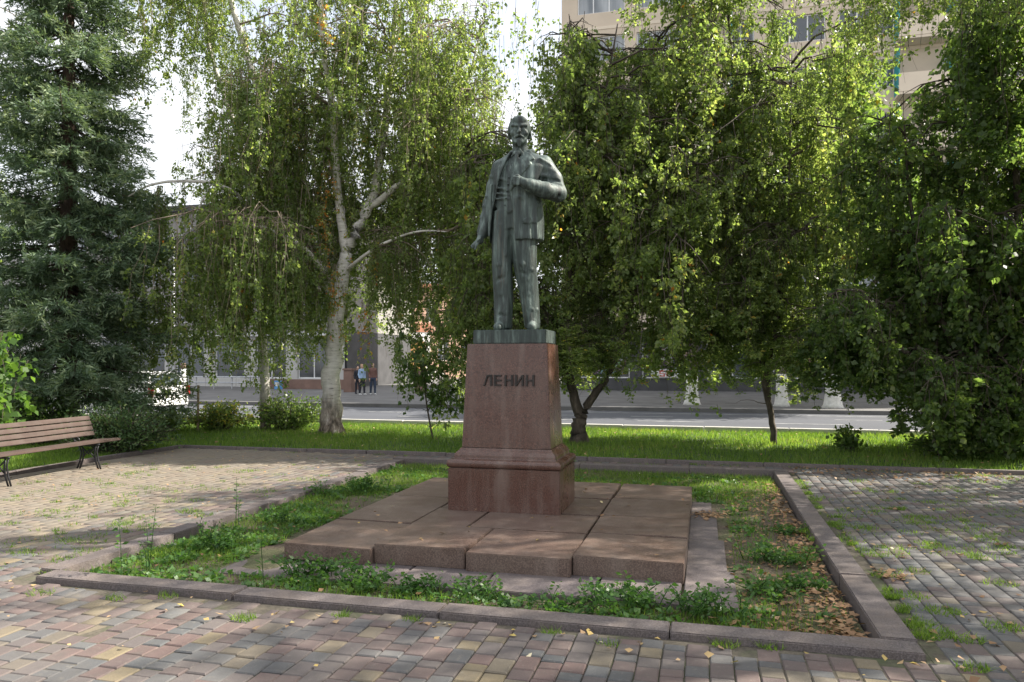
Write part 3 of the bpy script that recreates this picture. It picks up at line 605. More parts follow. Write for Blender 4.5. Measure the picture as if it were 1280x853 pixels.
    for (p, q, r_) in [((0.36, -0.07, 1.60), (0.52, -0.04, 1.58), 0.016), ((0.33, -0.09, 1.68), (0.49, 0.0, 1.65), 0.015), ((0.44, -0.12, 1.53), (0.53, -0.02, 1.44), 0.017), ((0.40, -0.17, 1.55), (0.46, -0.10, 1.43), 0.016), ((0.31, -0.22, 1.58), (0.36, -0.19, 1.44), 0.014), ((0.32, -0.07, 1.78), (0.45, -0.04, 1.72), 0.014), ((0.30, -0.10, 1.86), (0.40, -0.05, 1.80), 0.012)]:
        f.cone(p, q, r_, r_ * 0.7, 0.025)
    for (p, q, r_) in [((0.38, -0.09, 1.64), (0.50, -0.05, 1.615), 0.012), ((0.42, -0.15, 1.55), (0.50, -0.07, 1.45), 0.012), ((0.29, -0.09, 1.74), (0.28, -0.1, 1.60), 0.012)]:
        f.cone(p, q, r_, r_, 0.02, 's')
    f.cone((0.205, -0.262, 1.548), (0.175, -0.285, 1.556), 0.060, 0.058, 0.005)      # shirt cuff
    # fist holding the lapel
    f.ell((0.115, -0.305, 1.580), (0.062, 0.042, 0.052), 0.02)
    for i, (z, l_) in enumerate([(1.612, 0.0), (1.588, 0.008), (1.563, 0.006), (1.541, -0.004)]):
        f.chain([(0.110, -0.338, z), (0.068 - l_, -0.340, z + 0.002), (0.048 - l_, -0.312, z - 0.004), (0.066, -0.290, z - 0.006)], [0.0165, 0.0155, 0.014, 0.013], 0.006)
    f.chain([(0.13, -0.285, 1.615), (0.095, -0.30, 1.640), (0.060, -0.315, 1.636)], [0.02, 0.017, 0.013], 0.01)
    # arm at the picture's left, hanging, palm turned out
    f.chain([(-0.185, 0.02, 1.82), (-0.255, 0.05, 1.62), (-0.305, 0.05, 1.42)], [0.092, 0.088, 0.084], 0.03)
    f.chain([(-0.305, 0.05, 1.42), (-0.335, 0.02, 1.26), (-0.365, -0.03, 1.11)], [0.084, 0.078, 0.072], 0.03)
    for (p, q, r_) in [((-0.33, -0.03, 1.50), (-0.24, -0.03, 1.42), 0.014), ((-0.36, -0.02, 1.40), (-0.26, -0.03, 1.35), 0.015), ((-0.39, -0.04, 1.27), (-0.29, -0.05, 1.22), 0.013), ((-0.27, -0.04, 1.72), (-0.17, -0.06, 1.66), 0.014)]:
        f.cone(p, q, r_, r_ * 0.7, 0.02)
    f.cone((-0.370, -0.04, 1.095), (-0.376, -0.05, 1.075), 0.056, 0.054, 0.005)
    f.cone((-0.376, -0.06, 1.07), (-0.388, -0.095, 1.00), 0.038, 0.042, 0.012)
    for i, (dx, dy) in enumerate([(0.0, -0.035), (-0.022, -0.018), (-0.038, 0.0), (-0.046, 0.022)]):
        bx, by_, bz = -0.385 + dx * 0.9, -0.112 + dy * 1.2, 0.978 + i * 0.006
        f.chain([(bx, by_, bz), (bx - 0.018 + dx * 0.35, by_ - 0.03, bz - 0.042), (bx - 0.026 + dx * 0.5, by_ - 0.035, bz - 0.086 + 0.010 * i)], [0.0165, 0.015, 0.012], 0.004)
    f.chain([(-0.375, -0.105, 1.04), (-0.372, -0.155, 1.01), (-0.385, -0.185, 0.985)], [0.019, 0.016, 0.013], 0.01)
    # neck, collar, tie
    f.cone((0.058, 0.015, 1.88), (0.05, -0.015, 2.06), 0.085, 0.082, 0.02)
    f.cone((0.058, 0.0, 1.945), (0.056, -0.008, 1.985), 0.098, 0.090, 0.008)
    f.chain([(0.05, -0.105, 1.975), (0.02, -0.128, 1.935), (-0.01, -0.13, 1.90)], [0.02, 0.018, 0.010], 0.008)
    f.chain([(0.06, -0.105, 1.975), (0.095, -0.128, 1.935), (0.12, -0.13, 1.90)], [0.02, 0.018, 0.010], 0.008)
    f.ell((0.055, -0.140, 1.925), (0.030, 0.022, 0.030), 0.006)
    f.chain([(0.05, -0.150, 1.90), (0.045, -0.160, 1.80), (0.04, -0.168, 1.68)], [0.022, 0.030, 0.026], 0.008)
    # jacket collar behind the neck
    f.chain([(-0.045, -0.06, 1.955), (-0.06, 0.06, 1.99), (0.06, 0.115, 2.01), (0.175, 0.06, 1.99), (0.165, -0.06, 1.955)], [0.022, 0.026, 0.028, 0.026, 0.022], 0.015)
    return f
def statue_head(f):
    # head, turned a little to the picture's right
    R = Matrix.Rotation(0.22, 3, 'Z') @ Matrix.Rotation(0.06, 3, 'X'); c = Vector((0.05, -0.035, 2.185))
    def P(x, y, z): return tuple(c + R @ Vector((x, y, z)))
    def E(x, y, z, rx, ry, rz, k=0.015, mode='u'): f.ell(P(x, y, z), (rx, ry, rz), k, mode, R)
    def K(a, b, ra, rb, k=0.01, mode='u'): f.cone(P(*a), P(*b), ra, rb, k, mode)
    E(0, 0.025, 0.055, 0.120, 0.145, 0.122)            # skull
    E(0, -0.035, 0.02, 0.108, 0.105, 0.135, 0.03)        # forehead and face
    E(0, -0.055, -0.085, 0.082, 0.085, 0.085, 0.03)      # jaw
    E(0, -0.105, 0.105, 0.075, 0.040, 0.050, 0.03)       # brow dome
    for s in (-1, 1):
        K((s * 0.020, -0.142, 0.040), (s * 0.078, -0.118, 0.046), 0.017, 0.015, 0.014)       # brow
        E(s * 0.046, -0.148, 0.008, 0.030, 0.026, 0.018, 0.014, 's')                      # eye socket
        E(s * 0.045, -0.122, 0.008, 0.020, 0.016, 0.013, 0.004)                            # eye
        K((s * 0.028, -0.132, -0.006), (s * 0.066, -0.120, -0.008), 0.008, 0.007, 0.008)       # bag under the eye
        E(s * 0.066, -0.098, -0.035, 0.034, 0.032, 0.028, 0.02)                            # cheekbone
        E(s * 0.119, 0.015, 0.0, 0.014, 0.030, 0.042, 0.008); E(s * 0.130, 0.005, 0.004, 0.008, 0.014, 0.022, 0.006, 's')
        K((s * 0.106, 0.03, 0.05), (s * 0.100, 0.10, -0.02), 0.022, 0.034, 0.015)             # hair at the side
        K((s * 0.006, -0.150, -0.064), (s * 0.050, -0.128, -0.082), 0.016, 0.010, 0.008)       # moustache
        K((s * 0.06, -0.09, -0.10), (s * 0.03, -0.125, -0.135), 0.022, 0.020, 0.015)           # beard edge
    E(0, 0.12, -0.03, 0.085, 0.04, 0.06, 0.02)
    K((0, -0.138, 0.028), (0, -0.172, -0.030), 0.012, 0.018, 0.010); E(0, -0.168, -0.036, 0.025, 0.020, 0.015, 0.010)
    K((-0.028, -0.137, -0.092), (0.028, -0.137, -0.092), 0.007, 0.007, 0.006, 's')
    K((-0.022, -0.138, -0.104), (0.022, -0.138, -0.104), 0.010, 0.010, 0.008)
    K((0, -0.130, -0.125), (0, -0.140, -0.178), 0.030, 0.016, 0.015)                          # pointed beard
st = empty('bronze_statue', (PX + 0.02, PY, 1.909), 'green patinated bronze statue of a standing man in an open jacket, hand at chest', 'statue')
frustum(0.402, 0.285, 0.400, 0.283, 0.0, 0.148).build('cast_base', 'bronze', st, bevel=0.008)
f = statue_mesh(); statue_head(f)
me = f.mesh('figure'); 
o = link('figure', me, st, ['bronze']); o.location = (0.0, 0.02, 0.146)

# ================================================================== TREES
def arr(p): return np.array(p, np.float64)
class Tree:
    def __init__(s): s.tr = MB(); s.tw = MB(); s.lv = Leaves(); s.limbs = []
    def limb(s, pts, rad, k=9, sub=5, wob=0.04):
        pts = [arr(p) for p in pts]; P = []; Rr = []
        n = len(pts)
        for i in range(n - 1):
            p0, p1, p2, p3 = pts[max(i - 1, 0)], pts[i], pts[i + 1], pts[min(i + 2, n - 1)]
            for j in range(sub):
                t_ = j / sub
                P.append(0.5 * ((2 * p1) + (-p0 + p2) * t_ + (2 * p0 - 5 * p1 + 4 * p2 - p3) * t_ ** 2 + (-p0 + 3 * p1 - 3 * p2 + p3) * t_ ** 3)); Rr.append(rad[i] + (rad[i + 1] - rad[i]) * t_)
        P.append(pts[-1]); Rr.append(rad[-1])
        P = [p + (rng.normal(size=3) * wob * r_ * 3 if 0 < i < len(P) - 1 else 0) for i, (p, r_) in enumerate(zip(P, Rr))]
        s.tr.tube([Vector(p) for p in P], [r_ * (1 + random.uniform(-0.06, 0.06)) for r_ in Rr], k); s.limbs.append((np.array(P), np.array(Rr))); return np.array(P)
    def flare(s, p, r_, n=5):
        for i in range(n):
            a = i * 2 * math.pi / n + random.uniform(-0.4, 0.4); d = Vector((math.cos(a), math.sin(a), 0)); p_ = Vector(p)
            s.tr.tube([p_ + d * r_ * 0.5 + Vector((0, 0, r_ * 1.4)), p_ + d * r_ * 0.95 + Vector((0, 0, r_ * 0.45)), p_ + d * r_ * 1.5 + Vector((0, 0, -0.06))], [r_ * 0.5, r_ * 0.42, r_ * 0.25], 6)
    def branch(s, p0, az, L, rise, droop, r0, n=7):
        d = np.array([math.cos(az), math.sin(az), 0.0]); q = np.array([-d[1], d[0], 0.0]); b = random.uniform(-0.25, 0.25)
        P = []
        for i in range(n):
            t_ = i / (n - 1); P.append(arr(p0) + d * L * t_ + q * L * b * t_ * t_ + np.array([0, 0, L * (rise * t_ - droop * t_ * t_)]) + (rng.normal(size=3) * 0.03 * L if i else 0))
        s.tr.tube([Vector(p) for p in P], [r0 * (1 - 0.8 * i / (n - 1)) for i in range(n)], 5, False); return np.array(P)
    def strand(s, p0, L, dens, size, spread, hue=0.0, twig=True, lean=0.06, size_var=0.3):
        n = max(2, int(L / 0.35) + 1); dr = rng.normal(size=2) * lean * 1.6; ph = rng.random(2) * 6
        def pos(t_): return np.stack([p0[0] + dr[0] * L * t_ + 0.05 * np.sin(ph[0] + 5 * t_ * L) * np.minimum(1, t_ * 4), p0[1] + dr[1] * L * t_ + 0.05 * np.sin(ph[1] + 4 * t_ * L) * np.minimum(1, t_ * 4), p0[2] - L * t_], -1)
        if twig: s.tw.tube([Vector(p) for p in pos(np.linspace(0, 1, n))], [0.006 * (1 - 0.6 * i / (n - 1)) for i in range(n)], 3, False)
        m = max(3, int(L * dens)); nt = max(2, int(L * 5)); ti = rng.integers(0, nt, m); tt0 = rng.random(nt) ** 0.9; u = rng.random(m)
        td = rng.normal(size=(nt, 3)) * np.array([1, 1, 0.45]) + np.array([0, 0, -0.75]); td *= (spread * (0.8 + 2.6 * rng.random(nt)))[:, None] / np.linalg.norm(td, axis=1, keepdims=True)
        dirn = td[ti]; off = dirn * u[:, None] + rng.normal(size=(m, 3)) * spread * 0.32; P = pos(np.clip(tt0[ti] + (rng.random(m) - 0.5) * 0.06, 0, 1)) + off
        D = off / (spread + 1e-6) * 0.5 + rng.normal(size=(m, 3)) * 0.55 + np.array([0, 0, -0.55])
        s.lv.add(P, D, size * (1 + size_var * rng.normal(size=m)).clip(0.5, 1.7), np.clip(rng.beta(2.2, 2.4, m) * 0.85 + hue + rng.normal() * 0.08, 0, 1))
    def dress(s, P, n, Ls, dens, size, spread, zmin, hue=0.0, t0=0.25, side=0.15, keep=None):
        """hang strands from the branch polyline P"""
        for _ in range(n):
            t_ = t0 + (1 - t0) * random.random(); k = t_ * (len(P) - 1); i = min(int(k), len(P) - 2); p = P[i] + (P[i + 1] - P[i]) * (k - i) + rng.normal(size=3) * side
            L = min(random.uniform(*Ls), p[2] - zmin - random.random() * 0.5)
            if L < 0.15: continue
            if keep:
                L = keep(p, L)
                if L is None or L < 0.12: continue
            s.strand(p, L, dens, size, spread, hue)
    def done(s, name, loc, label, bark, leaf, twig='birch_twig', cat='tree', group=None, width=0.72, trunk='trunk', crown='crown'):
        root = empty(name, tuple(loc), label, cat, group)
        def off(me):
            me.transform(Matrix.Translation(-Vector(loc))); return me
        if s.tr.v:
            o = link(trunk, off(s.tr.mesh(trunk, True)), root, [bark])
            if trunk in ('stem', 'stems'): o['kind'] = 'stuff'
        if s.tw.v:
            me = bpy.data.meshes.new('twigs'); me.from_pydata(s.tw.v, [], s.tw.f); me.update(); o = link('twigs', off(me), root, [twig]); o['kind'] = 'stuff'
        if s.lv.P:
            o = s.lv.build(crown, leaf, root, width); off(o.data)
        return root
def inframe(p): return project(p[0], p[1], p[2])

# ------------------------------------------------------------------ boughs: a branch with its hanging leafy twigs; alike boughs share mesh data
class BoughSet:
    def __init__(s, leaf, twig, count, L, n, Ls, dens, size, spread, rise=(0.3, 0.6), droop=(0.5, 0.95), width=0.7, t0=0.12, lean=0.10):
        s.me = []; s.L = L; s.hang = Ls[1] * 0.85
        for _ in range(count):
            B = Tree(); P = B.branch((0, 0, 0), 0.0, L * random.uniform(0.85, 1.15), random.uniform(*rise), random.uniform(*droop), 0.024)
            for q in range(3):                                  # side branches
                i = random.randint(1, 4); P2 = B.branch(P[i], random.choice((-1, 1)) * random.uniform(0.4, 1.1), L * random.uniform(0.3, 0.6), random.uniform(0.1, 0.5), random.uniform(0.5, 1.0), 0.012, 5)
                for _k in range(max(1, n // 5)): B.dress(P2, 1, Ls, dens, size, spread, -99, random.gauss(0, 0.07), 0.2, 0.05)
            for _k in range(max(1, n - 3 * (n // 5))): B.dress(P, 1, Ls, dens, size, spread, -99, random.gauss(0, 0.07), t0, 0.08)
            tv = B.tr.v + B.tw.v; tf = B.tr.f + [[i + len(B.tr.v) for i in f_] for f_ in B.tw.f]
            V, Fc, v = B.lv.quads(width, 0.12); nt = len(tv)
            me = np_mesh('bough', np.concatenate([np.array(tv, np.float32), V]), np.concatenate([np.array(tf, np.int32), Fc + nt]), np.concatenate([np.zeros(len(tf)), np.clip(v, 0, 1)]))
            me.materials.append(M[twig]); me.materials.append(M[leaf])
            me.polygons.foreach_set('material_index', np.concatenate([np.zeros(len(tf), np.int32), np.ones(len(Fc), np.int32)])); s.me.append(me)
def grow(root, bs, lim, n, t0, sc_, bottom=None, keep=None, az=None, t1=1.0, clear=None):
    """set n boughs along the limb lim (array of points); bottom(px): lowest photo row the twigs may reach"""
    base = Vector(root.location); made = 0; tries = 0
    while made < n and tries < n * 4:
        tries += 1
        k = random.uniform(t0, t1) * (len(lim) - 1); i = min(int(k), len(lim) - 2); p = lim[i] + (lim[i + 1] - lim[i]) * (k - i)
        a = random.uniform(0, 6.283) if az is None else random.uniform(*az); q = random.uniform(*sc_)
        tip = (p[0] + math.cos(a) * bs.L * q * 0.75, p[1] + math.sin(a) * bs.L * q * 0.75, p[2])
        x, y, d = project(*tip)
        if d < 2: continue
        if keep and not keep(x, y): continue
        if clear:
            hit = False
            for f_ in (0.3, 0.6, 0.85, 1.1):
                xx, yy, dd = project(p[0] + math.cos(a) * bs.L * q * f_, p[1] + math.sin(a) * bs.L * q * f_, p[2] + 0.2)
                hit |= clear[0] < xx < clear[1] and clear[2] < yy < clear[3] and dd < clear[4]
            if hit: continue
        zs = q * random.uniform(0.8, 1.2)
        if bottom:
            room = p[2] - (H - (bottom(x) + random.uniform(-25, 12) - HY) / F * d)
            if room < 0.3: continue
            zs = min(zs, room / bs.hang)
            if zs < 0.25: continue
        o = bpy.data.objects.new('bough', random.choice(bs.me)); C.objects.link(o); o.parent = root; o.location = Vector(p) - base
        o.rotation_euler = (random.gauss(0, 0.06), random.gauss(0, 0.06), a); o.scale = (q, q, zs); made += 1
BS_LONG = BoughSet('birch_leaf', 'birch_twig', 9, 1.9, 17, (0.7, 2.8), 66, 0.056, 0.075)
BS_MID = BoughSet('birch_leaf', 'dark_bark', 9, 1.5, 17, (0.4, 1.7), 84, 0.060, 0.085)
BS_BUSH = BoughSet('linden_leaf', 'dark_bark', 8, 1.3, 16, (0.3, 1.2), 84, 0.074, 0.10, width=0.78)
BS_THIN = BoughSet('birch_leaf', 'birch_twig', 6, 1.9, 11, (0.5, 2.0), 40, 0.060, 0.085)

# --- main weeping birch left of the statue
B = Tree(); d0 = 18.2
base = W(415, 542, d0); base.z = 0.0
t1 = B.limb([base - Vector((0, 0, 0.15)), W(414, 500, d0), W(417, 440, d0), W(424, 370, d0), W(433, 318, d0)], [0.30, 0.235, 0.20, 0.175, 0.155], 12)
B.flare(base, 0.23)
lR = B.limb([W(433, 318, d0), W(447, 285, d0), W(468, 240, d0 + 0.2), W(482, 150, d0 + 0.4), W(492, 50, d0 + 0.5), W(500, -90, d0 + 0.6)], [0.15, 0.13, 0.115, 0.09, 0.065, 0.03], 10)
lM = B.limb([W(433, 318, d0), W(424, 260, d0 - 0.1), W(416, 150, d0 - 0.3), W(402, 30, d0 - 0.5), W(396, -100, d0 - 0.6)], [0.13, 0.10, 0.08, 0.06, 0.03], 9)
lL = B.limb([W(424, 385, d0), W(400, 335, d0 + 0.2), W(372, 288, d0 + 0.5), W(350, 218, d0 + 0.8), W(329, 130, d0 + 0.9), W(303, 50, d0 + 0.9), W(280, -40, d0 + 0.9), W(268, -130, d0 + 0.9)], [0.15, 0.14, 0.125, 0.115, 0.10, 0.085, 0.06, 0.03], 9)
lQ = B.limb([W(456, 265, d0 + 0.1), W(505, 225, d0 - 0.2), W(548, 170, d0 - 0.4), W(585, 100, d0 - 0.4), W(605, 20, d0 - 0.4)], [0.09, 0.07, 0.055, 0.035, 0.012], 8)
lS = B.limb([W(430, 340, d0), W(470, 310, d0 - 0.8), W(520, 290, d0 - 1.2), W(560, 290, d0 - 1.4)], [0.05, 0.036, 0.024, 0.01], 7)
lT = B.limb([W(412, 350, d0 + 0.1), W(380, 310, d0 - 0.8), W(330, 285, d0 - 1.3), W(285, 280, d0 - 1.6)], [0.07, 0.055, 0.035, 0.012], 7)
for (px, y0, y1, hue) in [(410, 200, 310, 0.42), (417, 330, 420, 0.40), (404, 0, 60, 0.45), (470, 300, 350, 0.3), (455, 375, 440, 0.3), (300, 330, 400, 0.2), (540, 180, 290, 0.15)]:
    for j in range(6): B.strand(arr(W(px + random.uniform(-6, 6), y0, d0 - random.uniform(0.3, 1.5))), (y1 - y0) / F * d0 * random.uniform(0.8, 1.1), 50, 0.055, 0.05, hue)
for i in range(70):
    px = random.choice((random.uniform(285, 345), random.uniform(350, 415), random.uniform(490, 600))); y0 = random.uniform(250, 350); y1 = random.uniform(400, 490)
    d = d0 + random.uniform(-1.6, 1.0); B.strand(arr(W(px, y0, d)), (y1 - y0) / F * d, 66, 0.058, 0.08, random.choice((-0.05, 0, 0.06)))
root = B.done('weeping_birch', base, 'large weeping birch with thick white and black trunk forking low', 'birch_bark', 'birch_leaf')
def keepA(x, y):
    if x < 150 or x > 640: return False
    if 190 < x < 285 and y < 215: return random.random() < 0.6
    if 325 < x < 372 and y < 60: return random.random() < 0.25
    if x > 600 and y < 60: return random.random() < 0.5
    return True
def botA(x): return 395 if 440 < x < 522 else (505 if x > 540 else 470 + 20 * math.sin(x * 0.11))
for lim, n in ((lR, 36), (lM, 32), (lL, 32), (lQ, 36), (lS, 18), (lT, 18)): grow(root, BS_LONG, lim, n, 0.2, (0.6, 1.35), botA, keepA, clear=(422, 462, 205, 350, 18.2))

# --- slender birch further left with a bare arched white branch
B = Tree(); d0 = 19.3
base = W(332, 530, d0); base.z = 0
tr_ = B.limb([base - Vector((0, 0, 0.1)), W(330, 450, d0), W(325, 330, d0), W(318, 290, d0), W(300, 180, d0), W(262, 60, d0), W(250, -60, d0)], [0.14, 0.12, 0.10, 0.09, 0.07, 0.05, 0.02], 9)
ar = B.limb([W(318, 292, d0), W(306, 262, d0 - 0.6), W(296, 243, d0 - 1.0), W(268, 230, d0 - 1.4), W(225, 227, d0 - 1.8), W(190, 231, d0 - 2.1), W(160, 246, d0 - 2.3)], [0.06, 0.05, 0.045, 0.042, 0.036, 0.028, 0.014], 7)
a2 = B.limb([W(262, 232, d0 - 1.4), W(248, 262, d0 - 1.5), W(236, 285, d0 - 1.5), W(222, 300, d0 - 1.6)], [0.03, 0.024, 0.018, 0.008], 6)
a3 = B.limb([W(306, 262, d0 - 0.6), W(302, 285, d0 - 0.8), W(290, 300, d0 - 1.0), W(262, 330, d0 - 1.1)], [0.035, 0.026, 0.02, 0.008], 6)
for px, y0, y1, n_ in ((160, 246, 432, 7), (167, 242, 452, 9), (176, 236, 430, 5), (200, 232, 470, 8), (205, 250, 452, 7), (226, 229, 300, 3), (228, 300, 470, 9), (240, 290, 480, 9), (252, 262, 450, 8), (266, 236, 470, 9), (278, 250, 440, 8), (288, 280, 470, 8), (300, 290, 440, 8), (215, 310, 480, 7), (310, 300, 430, 6)):
    for j in range(n_):
        x = px + random.gauss(0, 5); d = d0 - 1.6 + random.uniform(-0.5, 0.7)
        B.strand(arr(W(x, y0, d)), (y1 - y0 + random.uniform(-60, 15)) / F * d, 72, 0.058, 0.07, random.choice((0, 0.05, 0.12)), lean=0.02)
root = B.done('weeping_birch', base, 'slender birch with a bare white branch arching towards the dark spruce', 'birch_bark', 'birch_leaf')
grow(root, BS_LONG, tr_, 44, 0.35, (0.5, 1.15), botA, keepA, clear=(422, 462, 205, 350, 18.2))

# --- tree behind the statue: dark forked trunk, leafy crown
B = Tree(); d0 = 16.0; base = W(724, 554, d0); base.z = 0
B.limb([base - Vector((0, 0, 0.12)), W(723, 535, d0), W(726, 520, d0)], [0.22, 0.155, 0.14], 10); B.flare(base, 0.16)
f1 = B.limb([W(726, 524, d0), W(716, 490, d0 + 0.1), W(708, 440, d0 + 0.2), W(716, 340, d0 + 0.3), W(722, 210, d0 + 0.3), W(718, 110, d0 + 0.3), W(712, 20, d0 + 0.3)], [0.115, 0.10, 0.09, 0.075, 0.055, 0.03, 0.012], 8)
f2 = B.limb([W(726, 524, d0), W(742, 495, d0 - 0.1), W(762, 465, d0 - 0.2), W(790, 380, d0 - 0.3), W(830, 250, d0 - 0.2), W(862, 150, d0), W(880, 20, d0)], [0.10, 0.085, 0.072, 0.06, 0.045, 0.03, 0.012], 8)
f3 = B.limb([W(712, 465, d0 + 0.2), W(680, 400, d0 + 0.6), W(630, 320, d0 + 0.9), W(590, 240, d0 + 1.0), W(580, 170, d0 + 1.0)], [0.08, 0.06, 0.045, 0.025, 0.01], 7)
f5 = B.limb([W(709, 450, d0 + 0.2), W(660, 400, d0 + 0.5), W(605, 365, d0 + 0.7), W(560, 340, d0 + 0.8)], [0.06, 0.045, 0.03, 0.012], 7)
f4 = B.limb([W(722, 330, d0 + 0.3), W(765, 250, d0 + 0.6), W(800, 160, d0 + 0.8), W(820, 50, d0 + 0.8)], [0.06, 0.045, 0.03, 0.012], 7)
f6 = B.limb([W(720, 300, d0 + 0.3), W(738, 220, d0 - 0.3), W(756, 120, d0 - 0.5), W(772, 30, d0 - 0.5)], [0.05, 0.04, 0.028, 0.012], 7)
for i in range(64):
    px = random.uniform(590, 720); y0 = random.uniform(-20, 110); B.strand(arr(W(px, y0, d0 + random.uniform(-0.8, 0.8))), random.uniform(0.2, 1.1), 24, 0.07, 0.10, -0.1)
root = B.done('leafy_tree', base, 'leafy tree behind the statue with a dark trunk forked near the grass', 'dark_bark', 'birch_leaf', 'dark_bark')
def keepC(x, y):
    if x < 690 and y < 120: return random.random() < 0.06
    if x < 545 or x > 930: return False
    if y < 45 and 715 < x < 845: return random.random() < 0.4
    return True
def botC(x): return (508 if x < 575 else 490) if x < 700 else 468 + 18 * math.sin(x * 0.13)
for lim, n in ((f1, 38), (f2, 38), (f3, 28), (f4, 28), (f5, 18), (f6, 28)): grow(root, BS_MID, lim, n, 0.2, (0.6, 1.45), botC, keepC)

# --- thin two-stemmed tree right of the pedestal
B = Tree(); d0 = 15.7; base = W(968, 556, d0); base.z = 0
g1 = B.limb([base - Vector((0, 0, 0.1)), W(964, 520, d0), W(956, 480, d0), W(946, 400, d0 + 0.2), W(930, 250, d0 + 0.4), W(918, 120, d0 + 0.6), W(905, -60, d0 + 0.7)], [0.075, 0.06, 0.055, 0.05, 0.042, 0.03, 0.01], 7)
g2 = B.limb([W(966, 530, d0), W(961, 495, d0 - 0.05), W(963, 450, d0), W(975, 380, d0 - 0.2), W(985, 260, d0 - 0.2), W(990, 70, d0 - 0.1)], [0.045, 0.042, 0.04, 0.035, 0.025, 0.01], 7)
P = B.branch(W(960, 505, d0), math.pi - 0.1, 0.85, 0.35, 0.4, 0.01); B.dress(P, 5, (0.1, 0.25), 90, 0.075, 0.05, 0.3, -0.2, 0.5)
root = B.done('young_birch', base, 'thin two-stemmed tree with drooping crown on the shaded lawn', 'dark_bark', 'birch_leaf', 'dark_bark')
def keepD(x, y):
    if x > 1075: return False
    if x > 1010: return random.random() < 0.5
    if 930 < x < 1005 and y < 70: return random.random() < 0.5
    return True
def botD(x): return 462 + 26 * math.sin(x * 0.09)
for lim, n in ((g1, 76), (g2, 52)): grow(root, BS_MID, lim, n, 0.36, (0.55, 1.4), botD, keepD)

# --- dark many-stemmed tree at the right
B = Tree(); d0 = 13.8; base = W(1245, 570, d0); base.z = 0
stems = [[(1245, 560), (1225, 500), (1195, 440), (1165, 360), (1140, 270), (1130, 150)], [(1250, 565), (1245, 490), (1215, 400), (1200, 300), (1205, 180), (1215, 40)], [(1258, 565), (1268, 470), (1275, 360), (1270, 220), (1262, 80), (1260, -40)], [(1262, 570), (1300, 480), (1340, 380), (1370, 260), (1390, 140)], [(1240, 562), (1210, 520), (1170, 470), (1120, 430), (1070, 385), (1035, 370)], [(1255, 570), (1320, 420), (1450, 250), (1560, 150), (1650, 90)]]
lms = []
for i, s_ in enumerate(stems):
    dd = [0, 0.3, -0.2, 0.1, -0.5, 0.4][i]
    lms.append(B.limb([W(x, y, d0 + dd * min(1, j / 2)) for j, (x, y) in enumerate(s_)], list(np.linspace(0.12 if i < 3 else 0.08, 0.012, len(s_))), 7))
for q in range(26):
    a = random.uniform(0, 6.28); P = B.branch(base + Vector((random.gauss(0, 0.15), random.gauss(0, 0.15), 0.2 + random.random() * 0.6)), a, random.uniform(0.5, 1.1), 0.6, 0.3, 0.012); B.dress(P, 5, (0.15, 0.4), 60, 0.08, 0.1, 0.05, -0.2)
root = B.done('bushy_tree', base, 'dark many-stemmed bushy tree with low drooping branches over the paving', 'dark_bark', 'linden_leaf', 'dark_bark')
def keepE(x, y):
    if x < 1005: return False
    if x < 1130 and y < 330: return random.random() < (0.5 if x > 1075 else 0.2)
    return True
def botE(x): return 478 + max(0, min(85, (x - 1120) * 0.75)) + 12 * math.sin(x * 0.2)
for i, lm in enumerate(lms): grow(root, BS_BUSH, lm, (34, 36, 30, 16, 30, 16)[i], 0.2, (0.6, 1.5), botE, keepE)

# --- weeping birch whose trunk stands right of the view, branches hanging in at the top right
B = Tree(); base = Vector((8.6, 12.2, 0))
tk = B.limb([base - Vector((0, 0, 0.1)), base + Vector((0.1, 0, 3)), base + Vector((-0.2, 0.1, 6)), base + Vector((-0.6, 0.2, 10)), base + Vector((-0.8, 0.3, 17))], [0.28, 0.22, 0.18, 0.12, 0.03], 9)
arms = []
for (z, tx, ty, tz) in [(5.5, 4.6, 11.2, 7.6), (6.5, 3.2, 11.8, 7.9), (7.0, 2.2, 12.6, 7.9), (6.0, 4.0, 8.2, 8.4), (8.0, 5.5, 13.5, 9.5), (4.5, 6.0, 13.5, 6.5), (6.8, 9.5, 9.0, 8.5), (8.4, 5.0, 14.5, 9.0), (7.4, 3.4, 13.4, 8.6)]:
    p = base + Vector((-0.1, 0.1, z)); q = Vector((tx, ty, tz)); m = p.lerp(q, 0.55) + Vector((0, 0, 0.5)); arms.append(B.limb([p, m, q], [0.07, 0.045, 0.012], 6))
root = B.done('weeping_birch', base, 'weeping birch whose long twigs hang over the shaded side of the square', 'birch_bark', 'birch_leaf')
def botF(x):
    if not -50 < x < 1330: return 400
    return -10 if x < 870 else ((100 if x < 1010 else 150) if x < 1090 else 230 + (x - 1090) * 0.5)
for lm in arms: grow(root, BS_THIN, lm, 17, 0.3, (0.5, 1.0), botF)
grow(root, BS_THIN, tk, 38, 0.5, (0.7, 1.3), lambda x: 150); grow(root, BS_LONG, tk, 26, 0.28, (0.8, 1.4), botF, t1=0.6)

# --- second birch right of the view, its shade falls over the paving
B = Tree(); base = Vector((8.2, 8.2, 0))
tk = B.limb([base - Vector((0, 0, 0.1)), base + Vector((0.1, 0, 3)), base + Vector((-0.1, 0.1, 7)), base + Vector((0.1, 0.2, 14.5))], [0.22, 0.18, 0.13, 0.03], 8)
root = B.done('weeping_birch', base, 'birch standing at the outer edge of the shaded paving', 'birch_bark', 'birch_leaf')
grow(root, BS_THIN, tk, 38, 0.34, (0.7, 1.5), None)

